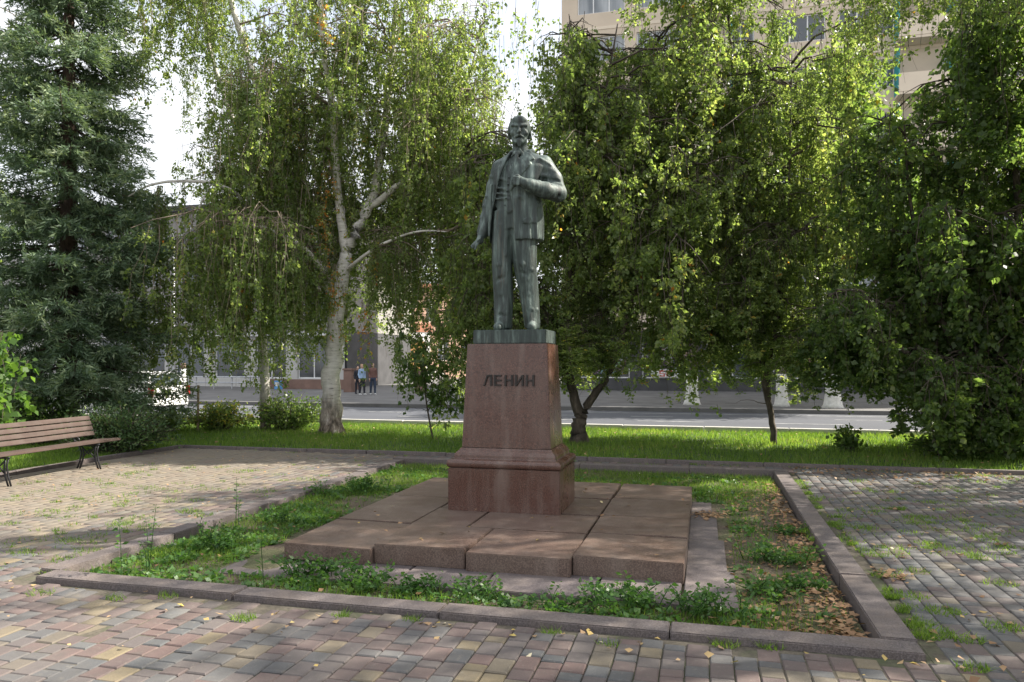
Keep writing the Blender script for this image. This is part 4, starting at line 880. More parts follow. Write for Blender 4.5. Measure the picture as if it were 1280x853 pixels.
# --- birch left of the view: twigs in the top left corner
B = Tree(); base = Vector((-21.5, 15.5, 0))
tk = B.limb([base - Vector((0, 0, 0.1)), base + Vector((0.2, 0, 4)), base + Vector((0.1, 0.1, 8)), base + Vector((0.3, 0.2, 13))], [0.24, 0.19, 0.13, 0.04], 8)
root = B.done('weeping_birch', base, 'tall birch beyond the spruce with twigs showing over its top', 'birch_bark', 'birch_leaf')
grow(root, BS_LONG, tk, 46, 0.45, (0.8, 1.7), None)

# --- spruce
def spruce(base, Ht, R0, label):
    root = empty('spruce_tree', tuple(base), label, 'tree'); tr = MB(); lv = Leaves(); bx, by, bz = base
    tr.tube([Vector((0, 0, -0.1)), Vector((0.02, 0, Ht * 0.4)), Vector((0, 0.03, Ht * 0.75)), Vector((0, 0, Ht))], [0.24, 0.17, 0.09, 0.01], 9)
    z = 1.3; wi = 0
    while z < Ht - 0.4:
        Rz = R0 * (1 - (z / Ht)) ** 0.62 * (0.80 + 0.2 * math.sin(wi * 1.9)); nb = 10 if Rz > 1.2 else 7; a0 = random.random() * 6.28; wi += 1
        for b in range(nb):
            a = a0 + b * 2 * math.pi / nb + random.uniform(-0.25, 0.25); L = Rz * random.uniform(0.72, 1.15)
            d = np.array([math.cos(a), math.sin(a), 0]); q = np.array([-d[1], d[0], 0]); z0 = z + random.uniform(-0.2, 0.2)
            dr = random.uniform(0.28, 0.45); up = random.uniform(0.18, 0.34)
            def pos(t_): t_ = np.asarray(t_)[..., None]; return d * L * t_ + np.array([0, 0, 1]) * (z0 - L * dr * t_ + L * up * t_ ** 2.6)
            tr.tube([Vector(p) for p in pos(np.linspace(0, 1, 5))], [0.028, 0.022, 0.017, 0.011, 0.004], 4, False)
            nbt = int(6 + L * 9); hue = random.gauss(0, 0.07)
            for j in range(nbt):
                t_ = 0.22 + 0.78 * (j + random.random()) / nbt; p = pos(t_); sl_ = (0.18 + 0.42 * math.sin(min(1, (1 - t_) * 1.25 + 0.12) * math.pi * 0.6)) * min(1, L / 1.6)
                for sd in (-1, 1):
                    dv = q * sd * 0.85 + d * 0.62 + np.array([0, 0, random.uniform(-0.75, 0.15)])
                    m = int(6 + sl_ * 27); tt = rng.random(m); pp = p + dv * sl_ * tt[:, None] + np.array([0, 0, -0.10]) * (tt ** 2)[:, None] + rng.normal(size=(m, 3)) * 0.014
                    D = dv * 0.9 + rng.normal(size=(m, 3)) * 0.55 + np.array([0, 0, 0.12])
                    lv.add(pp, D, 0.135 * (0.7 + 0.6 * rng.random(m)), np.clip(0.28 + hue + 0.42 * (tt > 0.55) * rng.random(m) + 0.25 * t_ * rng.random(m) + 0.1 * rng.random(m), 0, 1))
        z += random.uniform(0.36, 0.5)
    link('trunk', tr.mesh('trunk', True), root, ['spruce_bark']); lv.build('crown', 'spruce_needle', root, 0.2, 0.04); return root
b_ = W(85, 540, 17.2); b_.z = 0
spruce(b_, 14.5, 3.1, 'tall dark blue-green spruce behind the slatted bench')

# --- trees across the road, trunks whitewashed at the foot
def far_tree(px, py, label, stems, crowns, n, size=0.2, wash=1.25, r0=0.26, leaf='far_leaf'):
    B = Tree(); x, y = G(px, py, 0.03); base = Vector((x, y, 0.03)); d = y * CA - x * SA
    B.limb([base + Vector((0, 0, wash - 0.02)), base + Vector((0.05, 0, 2.5)), base + Vector((0.0, 0.1, 4.5))], [r0 * 0.8, r0 * 0.7, r0 * 0.5], 8)
    for (cx, cy, cz, rx, ry, rz) in crowns:
        c = base + Vector((cx, cy, cz)); B.limb([base + Vector((0, 0.05, 3.0)), base.lerp(c, 0.6) + Vector((0, 0, 1)), c], [r0 * 0.45, r0 * 0.25, 0.03], 6)
        for i in range(int(n * 1.7)):
            u = rng.normal(size=3); u /= np.linalg.norm(u); u *= rng.random() ** 0.4; p = np.array(c) + u * np.array([rx, ry, rz])
            cs = random.uniform(0.25, 0.5); m = 26; off = rng.normal(size=(m, 3)) * cs * np.array([1, 1, 0.7])
            B.lv.add(p + off, rng.normal(size=(m, 3)) + np.array([0, 0, -0.5]), size * (0.7 + 0.6 * rng.random(m)), np.clip(rng.random(m) * 0.6 + 0.15 + rng.normal() * 0.14, 0, 1))
    o = B.done('street_tree', base, label, 'far_bark', leaf, 'far_bark', group='trees along the far pavement')
    w_ = MB().tube([Vector((0, 0, -0.05)), Vector((0, 0, 0.12)), Vector((0, 0, 0.5)), Vector((0, 0, wash))], [r0 * 1.45, r0 * 1.15, r0 * 0.92, r0 * 0.85], 10).build('whitewash', 'whitewash', o, True)
    return o
far_tree(865, 506, 'whitewashed street tree before the poster-covered shop window', 1, [(-0.8, 0.5, 6.0, 2.2, 2.0, 1.8), (1.2, 0.6, 7.4, 2.0, 2, 2.0), (-2.6, 1.5, 8.0, 1.8, 1.8, 2.0)], 150, r0=0.28)
far_tree(977, 508, 'whitewashed street tree with a low bright yellow-green crown', 1, [(1.0, -0.8, 6.7, 1.8, 1.6, 1.2), (3.2, -0.6, 7.0, 1.9, 1.6, 1.3), (2.4, -0.8, 6.0, 2.2, 1.6, 1.0)], 150, r0=0.24)
far_tree(1041, 510, 'whitewashed street tree with a tall thin pale crown', 1, [(0.2, 0.3, 9.6, 1.7, 1.4, 1.9), (0.4, 0.5, 11.9, 1.3, 1.2, 1.5), (3.4, 0.6, 7.2, 1.8, 1.6, 1.6)], 110, 0.17, r0=0.3)

# --- shrubs and saplings
def bush(name, label, base, R, Ht, n, size, leaf, hue=0.0, cat='shrub', width=0.7, group=None, flat=1.0):
    B = Tree(); base = Vector(base)
    for i in range(n):
        a = random.uniform(0, 6.283); rr = R * math.sqrt(random.random()); tip = Vector((base.x + rr * math.cos(a), base.y + rr * math.sin(a) * flat, base.z + Ht * (0.35 + 0.65 * random.random()) * math.sqrt(max(0.05, 1 - (rr / R) ** 2 * 0.75))))
        p0 = base + Vector((random.gauss(0, R * 0.12), random.gauss(0, R * 0.12), -0.03)); m = p0.lerp(tip, 0.5) + Vector((0, 0, 0.12))
        B.tr.tube([p0, m, tip], [0.013, 0.009, 0.004], 4, False)
        mm = 34; t_ = 0.25 + 0.75 * rng.random(mm); P = np.array(p0)[None] * (1 - t_)[:, None] + np.array(tip)[None] * t_[:, None] + np.array([0, 0, 0.1]) * (t_ * (1 - t_) * 4)[:, None] + rng.normal(size=(mm, 3)) * 0.07
        B.lv.add(P, rng.normal(size=(mm, 3)) * 0.7 + (np.array(tip) - np.array(p0)) * 0.6, size * (0.7 + 0.6 * rng.random(mm)), np.clip(rng.random(mm) * 0.6 + 0.25 * t_ + hue + random.gauss(0, 0.08), 0, 1))
    return B.done(name, base, label, 'dark_bark', leaf, 'dark_bark', cat, group, width, 'stems', 'foliage')
def gp(px, py, z=0.0):
    x, y = G(px, py, z); return (x, y, z)
bush('juniper_shrub', 'low spreading juniper shrub beside the end of the bench', gp(150, 566), 1.15, 0.95, 230, 0.075, 'juniper', 0.05, width=0.4, flat=0.8)
bush('leafy_shrub', 'rounded leafy shrub under the arched white birch branch', gp(275, 538), 0.9, 0.8, 90, 0.075, 'linden_leaf', 0.25)
bush('leafy_shrub', 'clipped leafy shrub beside the thick birch trunk', gp(362, 538), 1.0, 1.05, 130, 0.07, 'linden_leaf', 0.0)
bush('leafy_shrub', 'straggly leafy shrub half hiding the parked white car', gp(205, 540), 0.7, 0.75, 46, 0.07, 'linden_leaf', 0.15)
bush('leafy_shrub', 'dark leafy shrub at the foot of the spruce', gp(45, 556), 1.1, 1.3, 110, 0.08, 'linden_leaf', -0.15)
bush('leafy_shrub', 'low dark undergrowth under the many-stemmed bushy tree', gp(1195, 574), 0.8, 0.5, 80, 0.08, 'linden_leaf', -0.1)
bush('leafy_shrub', 'tiny seedling bush on the lawn by the many-stemmed tree', gp(1062, 566), 0.34, 0.55, 8, 0.095, 'linden_leaf', -0.1)
# young maple at the left edge
B = Tree(); base = Vector(W(-45, 560, 12.4)); base.z = 0
lm = B.limb([base, base + Vector((0.05, 0, 1.0)), base + Vector((0.1, 0.05, 2.3))], [0.035, 0.025, 0.01], 6)
for q in range(34):
    k = random.uniform(0.25, 1) * (len(lm) - 1); P = B.branch(lm[int(k)], random.uniform(0, 6.283), random.uniform(0.35, 1.0), 0.6, 0.4, 0.008); B.dress(P, 7, (0.1, 0.35), 70, 0.11, 0.09, 0.6, 0.1, 0.4)
B.done('maple_sapling', base, 'bright green broad-leaved sapling behind the bench', 'dark_bark', 'maple_leaf', 'dark_bark', 'sapling', width=0.95)
# sapling left of the pedestal
B = Tree(); base = Vector(gp(541, 549))
lm = B.limb([base, base + Vector((-0.15, 0, 0.8)), base + Vector((-0.2, 0, 1.7)), base + Vector((-0.1, 0, 2.5))], [0.025, 0.02, 0.014, 0.006], 5)
l2 = B.limb([base + Vector((-0.12, 0, 0.6)), base + Vector((0.15, 0, 1.2)), base + Vector((0.3, 0, 1.9))], [0.016, 0.012, 0.005], 5)
for lm_ in (lm, l2):
    for q in range(18):
        k = random.uniform(0.15, 1) * (len(lm_) - 1); P = B.branch(lm_[int(k)], random.uniform(0, 6.283), random.uniform(0.3, 0.8), 0.5, 0.6, 0.006); B.dress(P, 5, (0.1, 0.4), 60, 0.085, 0.07, 0.5, -0.05, 0.4)
B.done('young_sapling', base, 'thin leafy sapling on the lawn between the thick birch and the pedestal', 'dark_bark', 'linden_leaf', 'dark_bark', 'sapling')
# stake with a seedling
B = Tree(); base = Vector(gp(247, 540)); B.tr.tube([base - Vector((0, 0, 0.1)), base + Vector((0.02, 0, 1.15))], [0.032, 0.028], 7)
B.done('support_stake', base, 'thin pale wooden stake standing on the lawn behind the bench end', 'stake_wood', 'linden_leaf', cat='stake', trunk='post')
o_ = B

# ================================================================== BUILDINGS
def facade(mb, x0, x1, z0, z1, holes, y=0.0, depth=0.22):
    xs_ = sorted({x0, x1} | {h[0] for h in holes} | {h[1] for h in holes}); zs_ = sorted({z0, z1} | {h[2] for h in holes} | {h[3] for h in holes})
    hs = {}
    for i in range(len(xs_) - 1):
        for j in range(len(zs_) - 1):
            cx, cz = (xs_[i] + xs_[i + 1]) / 2, (zs_[j] + zs_[j + 1]) / 2
            if any(h[0] < cx < h[1] and h[2] < cz < h[3] for h in holes): continue
            mb.add([(xs_[i], y, zs_[j]), (xs_[i + 1], y, zs_[j]), (xs_[i + 1], y, zs_[j + 1]), (xs_[i], y, zs_[j + 1])], [(0, 1, 2, 3)])
    for (a, b, c, d) in holes:
        q = [(a, c), (b, c), (b, d), (a, d)]
        for i in range(4):
            (xa, za), (xb, zb) = q[i], q[(i + 1) % 4]
            mb.add([(xa, y, za), (xb, y, zb), (xb, y + depth, zb), (xa, y + depth, za)], [(3, 2, 1, 0)])
def window_meshes(w_, h_, sash):
    fr = MB(); t_ = 0.07
    fr.box(-w_ / 2, w_ / 2, 0, 0.07, 0, t_).box(-w_ / 2, w_ / 2, 0, 0.07, h_ - t_, h_).box(-w_ / 2, -w_ / 2 + t_, 0.001, 0.069, t_, h_ - t_).box(w_ / 2 - t_, w_ / 2, 0.001, 0.069, t_, h_ - t_)
    for i in range(1, sash):
        x = -w_ / 2 + w_ * i / sash; fr.box(x - t_ / 2, x + t_ / 2, 0.002, 0.068, t_, h_ - t_)
    pa = MB().box(-w_ / 2 + t_ / 2, w_ / 2 - t_ / 2, 0.03, 0.04, t_ / 2, h_ - t_ / 2)
    a = fr.mesh('window'); a.materials.append(M['window_frame']); b = pa.mesh('pane'); b.materials.append(M['glass']); c = pa.mesh('pane'); c.materials.append(M['curtain'])
    return a, b, c
def put(name, me, parent, loc, rz=0):
    o = bpy.data.objects.new(name, me); C.objects.link(o); o.parent = parent; o.location = loc; o.rotation_euler = (0, 0, rz); return o
def place_window(ms, parent, x, y, z, cur=None):
    o = put('window', ms[0], parent, (x, y, z)); put('pane', ms[2] if (random.random() < 0.45 if cur is None else cur) else ms[1], o, (0, 0, 0)); return o
# beige apartment block
YB = 46.0; XL = (lambda u: (u * CA - SA) / (CA + u * SA) * YB)((702 - 640) / F)
ap = empty('apartment_block', (XL, YB, 0.03), 'tall beige apartment block with teal balcony panels across the road', 'building')
FL = 3.0; ZB = 4.2; NF = 9; BW = 46.0; wm = window_meshes(2.9, 1.55, 3); wm2 = window_meshes(1.5, 1.55, 2); sh = window_meshes(3.0, 2.5, 2)
holes = []; wins = []
mod = 11.4
for fl in range(NF):
    z = ZB + fl * FL + 0.95
    for b in range(4):
        x = 1.0 + b * mod
        for (dx, ww, mset) in ((0.0, 2.9, wm), (3.6, 2.9, wm), (8.9, 1.5, wm2)):
            if x + dx + ww < BW - 0.3: holes.append((x + dx, x + dx + ww, z, z + 1.55)); wins.append((x + dx + ww / 2, z, mset))
shops = []
for i in range(12):
    x = 1.2 + i * 3.75; holes.append((x, x + 3.0, 0.75, 3.25)); shops.append((x + 1.5, 0.75))
TOP = ZB + NF * FL + 1.2
mb = MB(); facade(mb, 0, BW, 3.62, TOP, [h for h in holes if h[2] > 2]); MB().box(0, BW, 0.24, 14, 3.6, TOP - 0.002).build('core', 'beige_wall', ap); mb.add([(0, 0, 3.62), (0, 0.24, 3.62), (0, 0.24, TOP), (0, 0, TOP)], [(0, 3, 2, 1)])
mb.build('wall', 'beige_wall', ap)
mb = MB(); facade(mb, 0, BW, 0, 3.40, [h for h in holes if h[2] < 2], -0.05, 0.25); mb.build('shop_wall', 'dark_stone', ap); MB().box(0, BW, 0.25, 13.9, 0, 3.42).build('shop_core', 'dark_stone', ap)
MB().box(-0.1, BW + 0.1, -0.35, -0.052, 3.41, 3.61).build('canopy', 'dark_stone', ap)
MB().box(-0.25, BW, -0.25, 14.2, TOP, TOP + 0.35).build('roof', 'pale_wall', ap)
for (x, z, ms) in wins: place_window(ms, ap, x, 0.12, z)
for i, (x, z) in enumerate(shops):
    o = place_window(sh, ap, x, 0.08, z, False)
    if i % 3 != 2: MB().box(-1.35, 1.35, -0.02, -0.008, 0.25 + 0.3 * (i % 2), 2.2).build('poster', 'poster', o)
for fl in range(NF + 1):
    MB().box(0, BW, -0.03, -0.001, ZB + fl * FL - 0.09, ZB + fl * FL + 0.09).build('floor_band', 'beige_panel', ap)
for b in range(4):
    x = 1.0 + b * mod + 6.85
    for fl in range(NF):
        z = ZB + fl * FL
        bl = MB().box(-0.4, 2.3, -1.1, 0, 0, 0.14).build('balcony', 'beige_panel', ap); bl.location = (x, -0.031, z + 0.1)
        MB().box(-0.4, 2.3, -1.12, -1.06, 0.145, 1.15).build('balustrade', 'beige_panel', bl)
        MB().box(-0.4, -0.34, -1.055, -0.005, 0.145, 2.55).build('side_panel', 'teal', bl)
        MB().box(2.24, 2.3, -1.055, -0.005, 0.145, 2.55).build('side_panel', 'teal', bl)
# white sign with red digits in the shop window
sg = empty('shop_sign', (XL + 0, YB - 0.12, 0), 'white banner with red figures 50 in the dark shop front', 'sign')
xs0 = (lambda u: (u * CA - SA) / (CA + u * SA) * (YB - 0.12))((814 - 640) / F); xs1 = (lambda u: (u * CA - SA) / (CA + u * SA) * (YB - 0.12))((850 - 640) / F)
sg.location = ((xs0 + xs1) / 2, YB - 0.13, H + 0.0 - (467 - HY) / F * 44.5)
hw = (xs1 - xs0) / 2; MB().box(-hw, hw, -0.03, 0.03, -0.24, 0.24).build('board', 'sign_white', sg)
d5 = MB().box(-0.36, -0.04, -0.045, -0.031, 0.10, 0.17).box(-0.36, -0.29, -0.0445, -0.031, 0.0, 0.0995).box(-0.36, -0.04, -0.044, -0.031, -0.03, 0.0).box(-0.11, -0.04, -0.0445, -0.031, -0.13, -0.0305).box(-0.36, -0.04, -0.045, -0.031, -0.19, -0.1305).build('digit', 'sign_red', sg)
d0_ = MB().box(0.06, 0.13, -0.045, -0.031, -0.19, 0.17).box(0.31, 0.38, -0.045, -0.031, -0.19, 0.17).box(0.1305, 0.3095, -0.0445, -0.031, 0.10, 0.17).box(0.1305, 0.3095, -0.0445, -0.031, -0.19, -0.13).build('digit', 'sign_red', sg)

# long grey building at the left
YL = 47.0
gb = empty('grey_building', (-48, YL, 0.03), 'long low grey building with dark arcade windows behind the birches', 'building')
GW = 24.2; GH = 12.6; holes = []; gw = window_meshes(1.6, 2.0, 2); gs = window_meshes(2.4, 2.9, 2); wl_ = []
for i in range(7):
    for fl in range(3): holes.append((1.2 + i * 3.3, 2.8 + i * 3.3, 4.6 + fl * 2.7, 6.6 + fl * 2.7 - 0.3)); wl_.append((2.0 + i * 3.3, 4.6 + fl * 2.7))
gw = window_meshes(1.6, 1.7, 2)
gl = [(0.8 + i * 3.3, 3.2 + i * 3.3, 0.6, 3.5) for i in range(7)]
mb = MB(); facade(mb, 0, GW, 3.9, GH, holes); mb.build('wall', 'grey_wall', gb); MB().box(0, GW, 0.24, 12, 3.9, GH).build('core', 'grey_wall', gb)
MB().box(-0.4, GW + 0.4, -0.5, 12.3, GH, GH + 0.4).build('roof', 'dark_stone', gb)
mb = MB(); facade(mb, 0, GW, 0, 3.5 + 0.3, gl, -0.02, 0.3); mb.build('arcade_wall', 'pale_wall', gb); MB().box(0, GW, 0.3, 11.9, 0, 3.88).build('arcade_core', 'dark_stone', gb)
MB().box(0, GW, -0.3, -0.025, 3.55, 3.85).build('fascia', 'sign_white', gb)
for (x, z) in wl_: place_window(gw, gb, x, 0.12, z)
for (a, b, c, d) in gl: place_window(gs, gb, (a + b) / 2, 0.16, c, False)
# pink building at the end of the side street
pb = empty('pink_building', (*G(520, 474, 0.03), 0.03), 'sunlit pink building with a wooden door seen past the birch trunk', 'building', rz=math.radians(48))
pw = window_meshes(1.3, 2.4, 2)
holes = [(-9.6, -8.3, 1.9, 4.3), (-6.9, -5.6, 1.9, 4.3), (-4.2, -2.9, 1.9, 4.3), (2.6, 3.9, 1.9, 4.3), (5.4, 6.7, 1.9, 4.3)] + [(-9.6 + i * 2.7, -8.3 + i * 2.7, 6.0, 8.4) for i in range(7)]
mb = MB(); facade(mb, -11, 9, 0, 9.6, [h for h in holes]); mb.box(-11, 9, 0.24, 12, 0, 9.59); mb.add([(9, 0, 0), (9, 0.24, 0), (9, 0.24, 9.6), (9, 0, 9.6)], [(0, 1, 2, 3)]).build('wall', 'pink_wall', pb)
for (a, b, c, d) in holes: place_window(pw, pb, (a + b) / 2, 0.12, c, False)
MB().box(-11.2, 9.2, -0.4, 12.3, 9.6, 10.0).build('roof', 'brick_red', pb)
MB().box(-1.6, 1.6, -0.12, -0.002, 0.9, 4.9).build('door_surround', 'sign_white', pb); dr = MB().box(-1.0, 1.0, -0.2, -0.122, 0.9, 3.9).build('door', 'door_wood', pb); MB().box(0.7, 0.78, -0.26, -0.202, 1.9, 2.3).build('handle', 'grey_metal', dr)
MB().box(-1.8, 1.8, -0.16, -0.003, 4.91, 5.8).build('gable_panel', 'brick_red', pb)
for i in range(5): MB().box(-2.6, 2.6, -2.4 + 0.35 * i, -2.05 + 0.35 * i - 0.002 if i < 4 else -0.125, 0, 0.17 * (i + 1)).build('step', 'pale_wall', pb)
mb = MB().tube([(-9, -1.6, 0.9), (-2.6, -1.6, 1.8)], 0.04, 5).tube([(-9, -1.6, 0), (-9, -1.6, 0.9)], 0.03, 5).tube([(-5.8, -1.6, 0), (-5.8, -1.6, 1.35)], 0.03, 5).tube([(-2.6, -1.6, 0), (-2.6, -1.6, 1.8)], 0.03, 5).build('ramp_rail', 'brown_stone', pb)
# low wall and pillars on the far pavement
def at_y(px, Y): u = (px - 640) / F; return (u * CA - SA) / (CA + u * SA) * Y
xw0, xw1 = at_y(330, 43), at_y(446, 43)
o = MB().box(0, xw1 - xw0, -0.2, 0.2, 0, 0.62).build('low_wall', 'brown_stone', bevel=0.02); o.location = (xw0, 43.5, 0.03); tag(o, 'low brown stone wall across the road behind the thick birch', 'wall')
for (px, lab) in ((437, 'brown square pillar at the end of the low wall'), (526, 'brown square pillar standing alone before the pink building')):
    p = empty('stone_pillar', (at_y(px, 39.5), 39.5, 0.03), lab, 'pillar'); MB().box(-0.26, 0.26, -0.26, 0.26, 0, 1.25).build('shaft', 'brown_stone', p, bevel=0.015); MB().box(-0.31, 0.31, -0.31, 0.31, 1.252, 1.36).build('cap', 'brown_stone', p, bevel=0.015)
rl = empty('guard_rail', (at_y(180, 42), 42, 0.03), 'pale two-bar guard rail along the far pavement', 'railing')
Lr = at_y(335, 42) - at_y(180, 42)
for z in (0.42, 0.78): MB().tube([(0, 0, z), (Lr, 0, z)], 0.05, 6).build('rail', 'grey_metal', rl)
for i in range(8): MB().tube([(Lr * i / 7, 0.06, 0), (Lr * i / 7, 0.06, 0.84)], 0.04, 6).build('post', 'grey_metal', rl)
o = empty('notice_box', (at_y(348, 42.6), 42.6, 0.03), 'small light blue and white box before the low brown wall', 'box'); MB().box(-0.22, 0.22, -0.15, 0.15, 0, 0.55).build('body', 'sign_blue', o, bevel=0.02); MB().box(-0.15, 0.15, -0.16, -0.152, 0.2, 0.45).build('plate', 'sign_white', o)
p = empty('lamp_post', (at_y(217, 30), 30, 0.03), 'slim pale lamp post behind the parked white car', 'lamp post'); MB().tube([(0, 0, 0), (0, 0, 1.2), (0, 0, 7.5)], [0.09, 0.075, 0.05], 9).build('pole', 'grey_metal', p, True); a_ = MB().tube([(0, 0, 7.5), (0, -0.3, 7.9), (0, -1.3, 8.1)], [0.05, 0.045, 0.04], 7).build('arm', 'grey_metal', p, True); MB().box(-0.12, 0.12, -1.8, -1.25, 8.06, 8.16).build('lamp_head', 'grey_metal', p, bevel=0.02)
p = empty('marker_post', (at_y(229, 27.2), 27.2, Z_ROAD), 'white roadside post with a red top beside the white car', 'post'); MB().tube([(0, 0, 0), (0, 0, 1.55)], 0.12, 9).build('shaft', 'window_frame', p, True); MB().tube([(0, 0, 1.552), (0, 0, 1.8)], [0.12, 0.09], 9).build('cap', 'brown_stone', p, True)
# more city behind, closing the view
for (nm, x, y, wd, dp, hh, mat, lab) in [('far_house', -78, 62, 26, 16, 11, 'pale_wall', 'pale plastered house far behind the spruce'), ('far_house', -30, 112, 46, 16, 9, 'pale_wall', 'pale distant house behind the pink building')]:
    p = empty(nm, (x, y, 0.0), lab, 'building'); hs = [(1.5 + i * 3.2, 3.0 + i * 3.2, 1.2 + k * 3.2, 2.9 + k * 3.2) for i in range(int((wd - 3) / 3.2)) for k in range(3 if hh > 10 else 2)]
    mb = MB(); facade(mb, 0, wd, 0, hh, hs); mb.box(0, wd, 0.24, dp, 0, hh - 0.01).build('wall', mat, p); ms = window_meshes(1.5, 1.7, 2)
    for (a, b, c, d) in hs: place_window(ms, p, (a + b) / 2, 0.1, c)
    MB().add([(-0.5, -0.6, hh), (wd + 0.5, -0.6, hh), (wd + 0.5, dp + 0.5, hh), (-0.5, dp + 0.5, hh), (-0.5, dp / 2, hh + 3), (wd + 0.5, dp / 2, hh + 3)], [(0, 1, 5, 4), (2, 3, 4, 5), (0, 4, 3), (1, 2, 5), (3, 2, 1, 0)]).build('roof', 'dark_stone', p)

# ================================================================== CAR, PEOPLE, BENCH
def make_car(loc, rz, label):
    c = empty('parked_car', loc, label, 'car', None, rz)           # nose along +x
    side = [(-2.1, 0.35), (-2.15, 0.75), (-2.08, 1.02), (-1.86, 1.42), (-1.55, 1.50), (0.0, 1.52), (0.42, 1.46), (1.05, 1.02), (1.75, 0.92), (2.08, 0.72), (2.12, 0.35), (1.75, 0.22), (-1.8, 0.22)]
    bm = bmesh.new(); rings = []
    for (y, sc_) in ((-0.86, 0), (-0.80, 1), (0.80, 1), (0.86, 0)):
        ring = []
        for (x, z) in side:
            yy = y
            if z > 1.05: yy = y * 0.83
            ring.append(bm.verts.new((x * (1 if sc_ else 0.985), yy, z if sc_ else 0.25 + (z - 0.25) * 0.97)))
        rings.append(ring)
    n = len(side)
    for a, b in zip(rings[:-1], rings[1:]):
        for i in range(n): bm.faces.new((a[i], a[(i + 1) % n], b[(i + 1) % n], b[i]))
    bm.faces.new(rings[0]); bm.faces.new(rings[-1][::-1]); bmesh.ops.recalc_face_normals(bm, faces=bm.faces)
    me = bpy.data.meshes.new('body'); bm.to_mesh(me); bm.free(); link('body', me, c, ['car_paint'])
    for s in (-1, 1):
        for (a, b) in ((-1.55, -0.62), (-0.55, 0.35)):
            ax_, bx_ = (a, b)
            MB().add([(ax_, s * 0.872, 1.04), (bx_ + (0.35 if b > 0 else 0), s * 0.872, 1.04), (bx_, s * 0.735, 1.43), (ax_ + (-0.12 if a < -1 else 0), s * 0.735, 1.43), (ax_, s * 0.85, 1.04), (bx_ + (0.35 if b > 0 else 0), s * 0.85, 1.04), (bx_, s * 0.70, 1.43), (ax_, s * 0.70, 1.43)], [(0, 1, 2, 3), (4, 7, 6, 5), (0, 4, 5, 1), (1, 5, 6, 2), (2, 6, 7, 3), (3, 7, 4, 0)]).build('side_window', 'glass', c)
        MB().box(-2.17, -2.03, s * 0.82 - 0.09, s * 0.82 + 0.05, 0.70, 1.02).build('tail_light', 'tail_light', c, bevel=0.02)
        MB().box(2.0, 2.14, s * 0.66 - 0.15, s * 0.66 + 0.15, 0.62, 0.76).build('headlight', 'window_frame', c, bevel=0.02)
        for x in (-1.3, 1.3):
            w_ = MB().tube([(0, -0.1, 0), (0, 0.1, 0)], 0.31, 16).build('wheel', 'tyre', c); w_.location = (x, s * 0.79, 0.31); MB().tube([(0, -0.105, 0), (0, 0.105, 0)], 0.19, 12).build('rim', 'grey_metal', w_)
        MB().box(-0.05, 0.12, -0.06, 0.06, 0, 0.12).build('mirror', 'car_paint', c, bevel=0.02).location = (0.6, s * 0.95, 1.03)
    MB().add([(-2.085, -0.68, 1.06), (-2.085, 0.68, 1.06), (-1.90, 0.60, 1.40), (-1.90, -0.60, 1.40), (-2.04, -0.68, 1.06), (-2.04, 0.68, 1.06), (-1.84, 0.6, 1.40), (-1.84, -0.6, 1.40)], [(0, 1, 2, 3), (4, 7, 6, 5), (0, 4, 5, 1), (1, 5, 6, 2), (2, 6, 7, 3), (3, 7, 4, 0)]).build('rear_window', 'glass', c)
    MB().add([(0.5, -0.62, 1.44), (0.5, 0.62, 1.44), (1.06, 0.74, 1.05), (1.06, -0.74, 1.05), (0.45, -0.62, 1.40), (0.45, 0.62, 1.40), (1.0, 0.74, 1.02), (1.0, -0.74, 1.02)], [(0, 1, 2, 3), (4, 7, 6, 5), (0, 4, 5, 1), (1, 5, 6, 2), (2, 6, 7, 3), (3, 7, 4, 0)]).build('windscreen', 'glass', c)
    MB().box(-2.2, -2.1, -0.8, 0.8, 0.36, 0.58).build('rear_bumper', 'car_paint', c, bevel=0.03); MB().box(-2.165, -2.15, -0.26, 0.26, 0.76, 0.88).build('number_plate', 'sign_white', c)
    return c
make_car((-19.6, 21.9, Z_ROAD), math.radians(176), 'white hatchback on the road half hidden by shrubs')

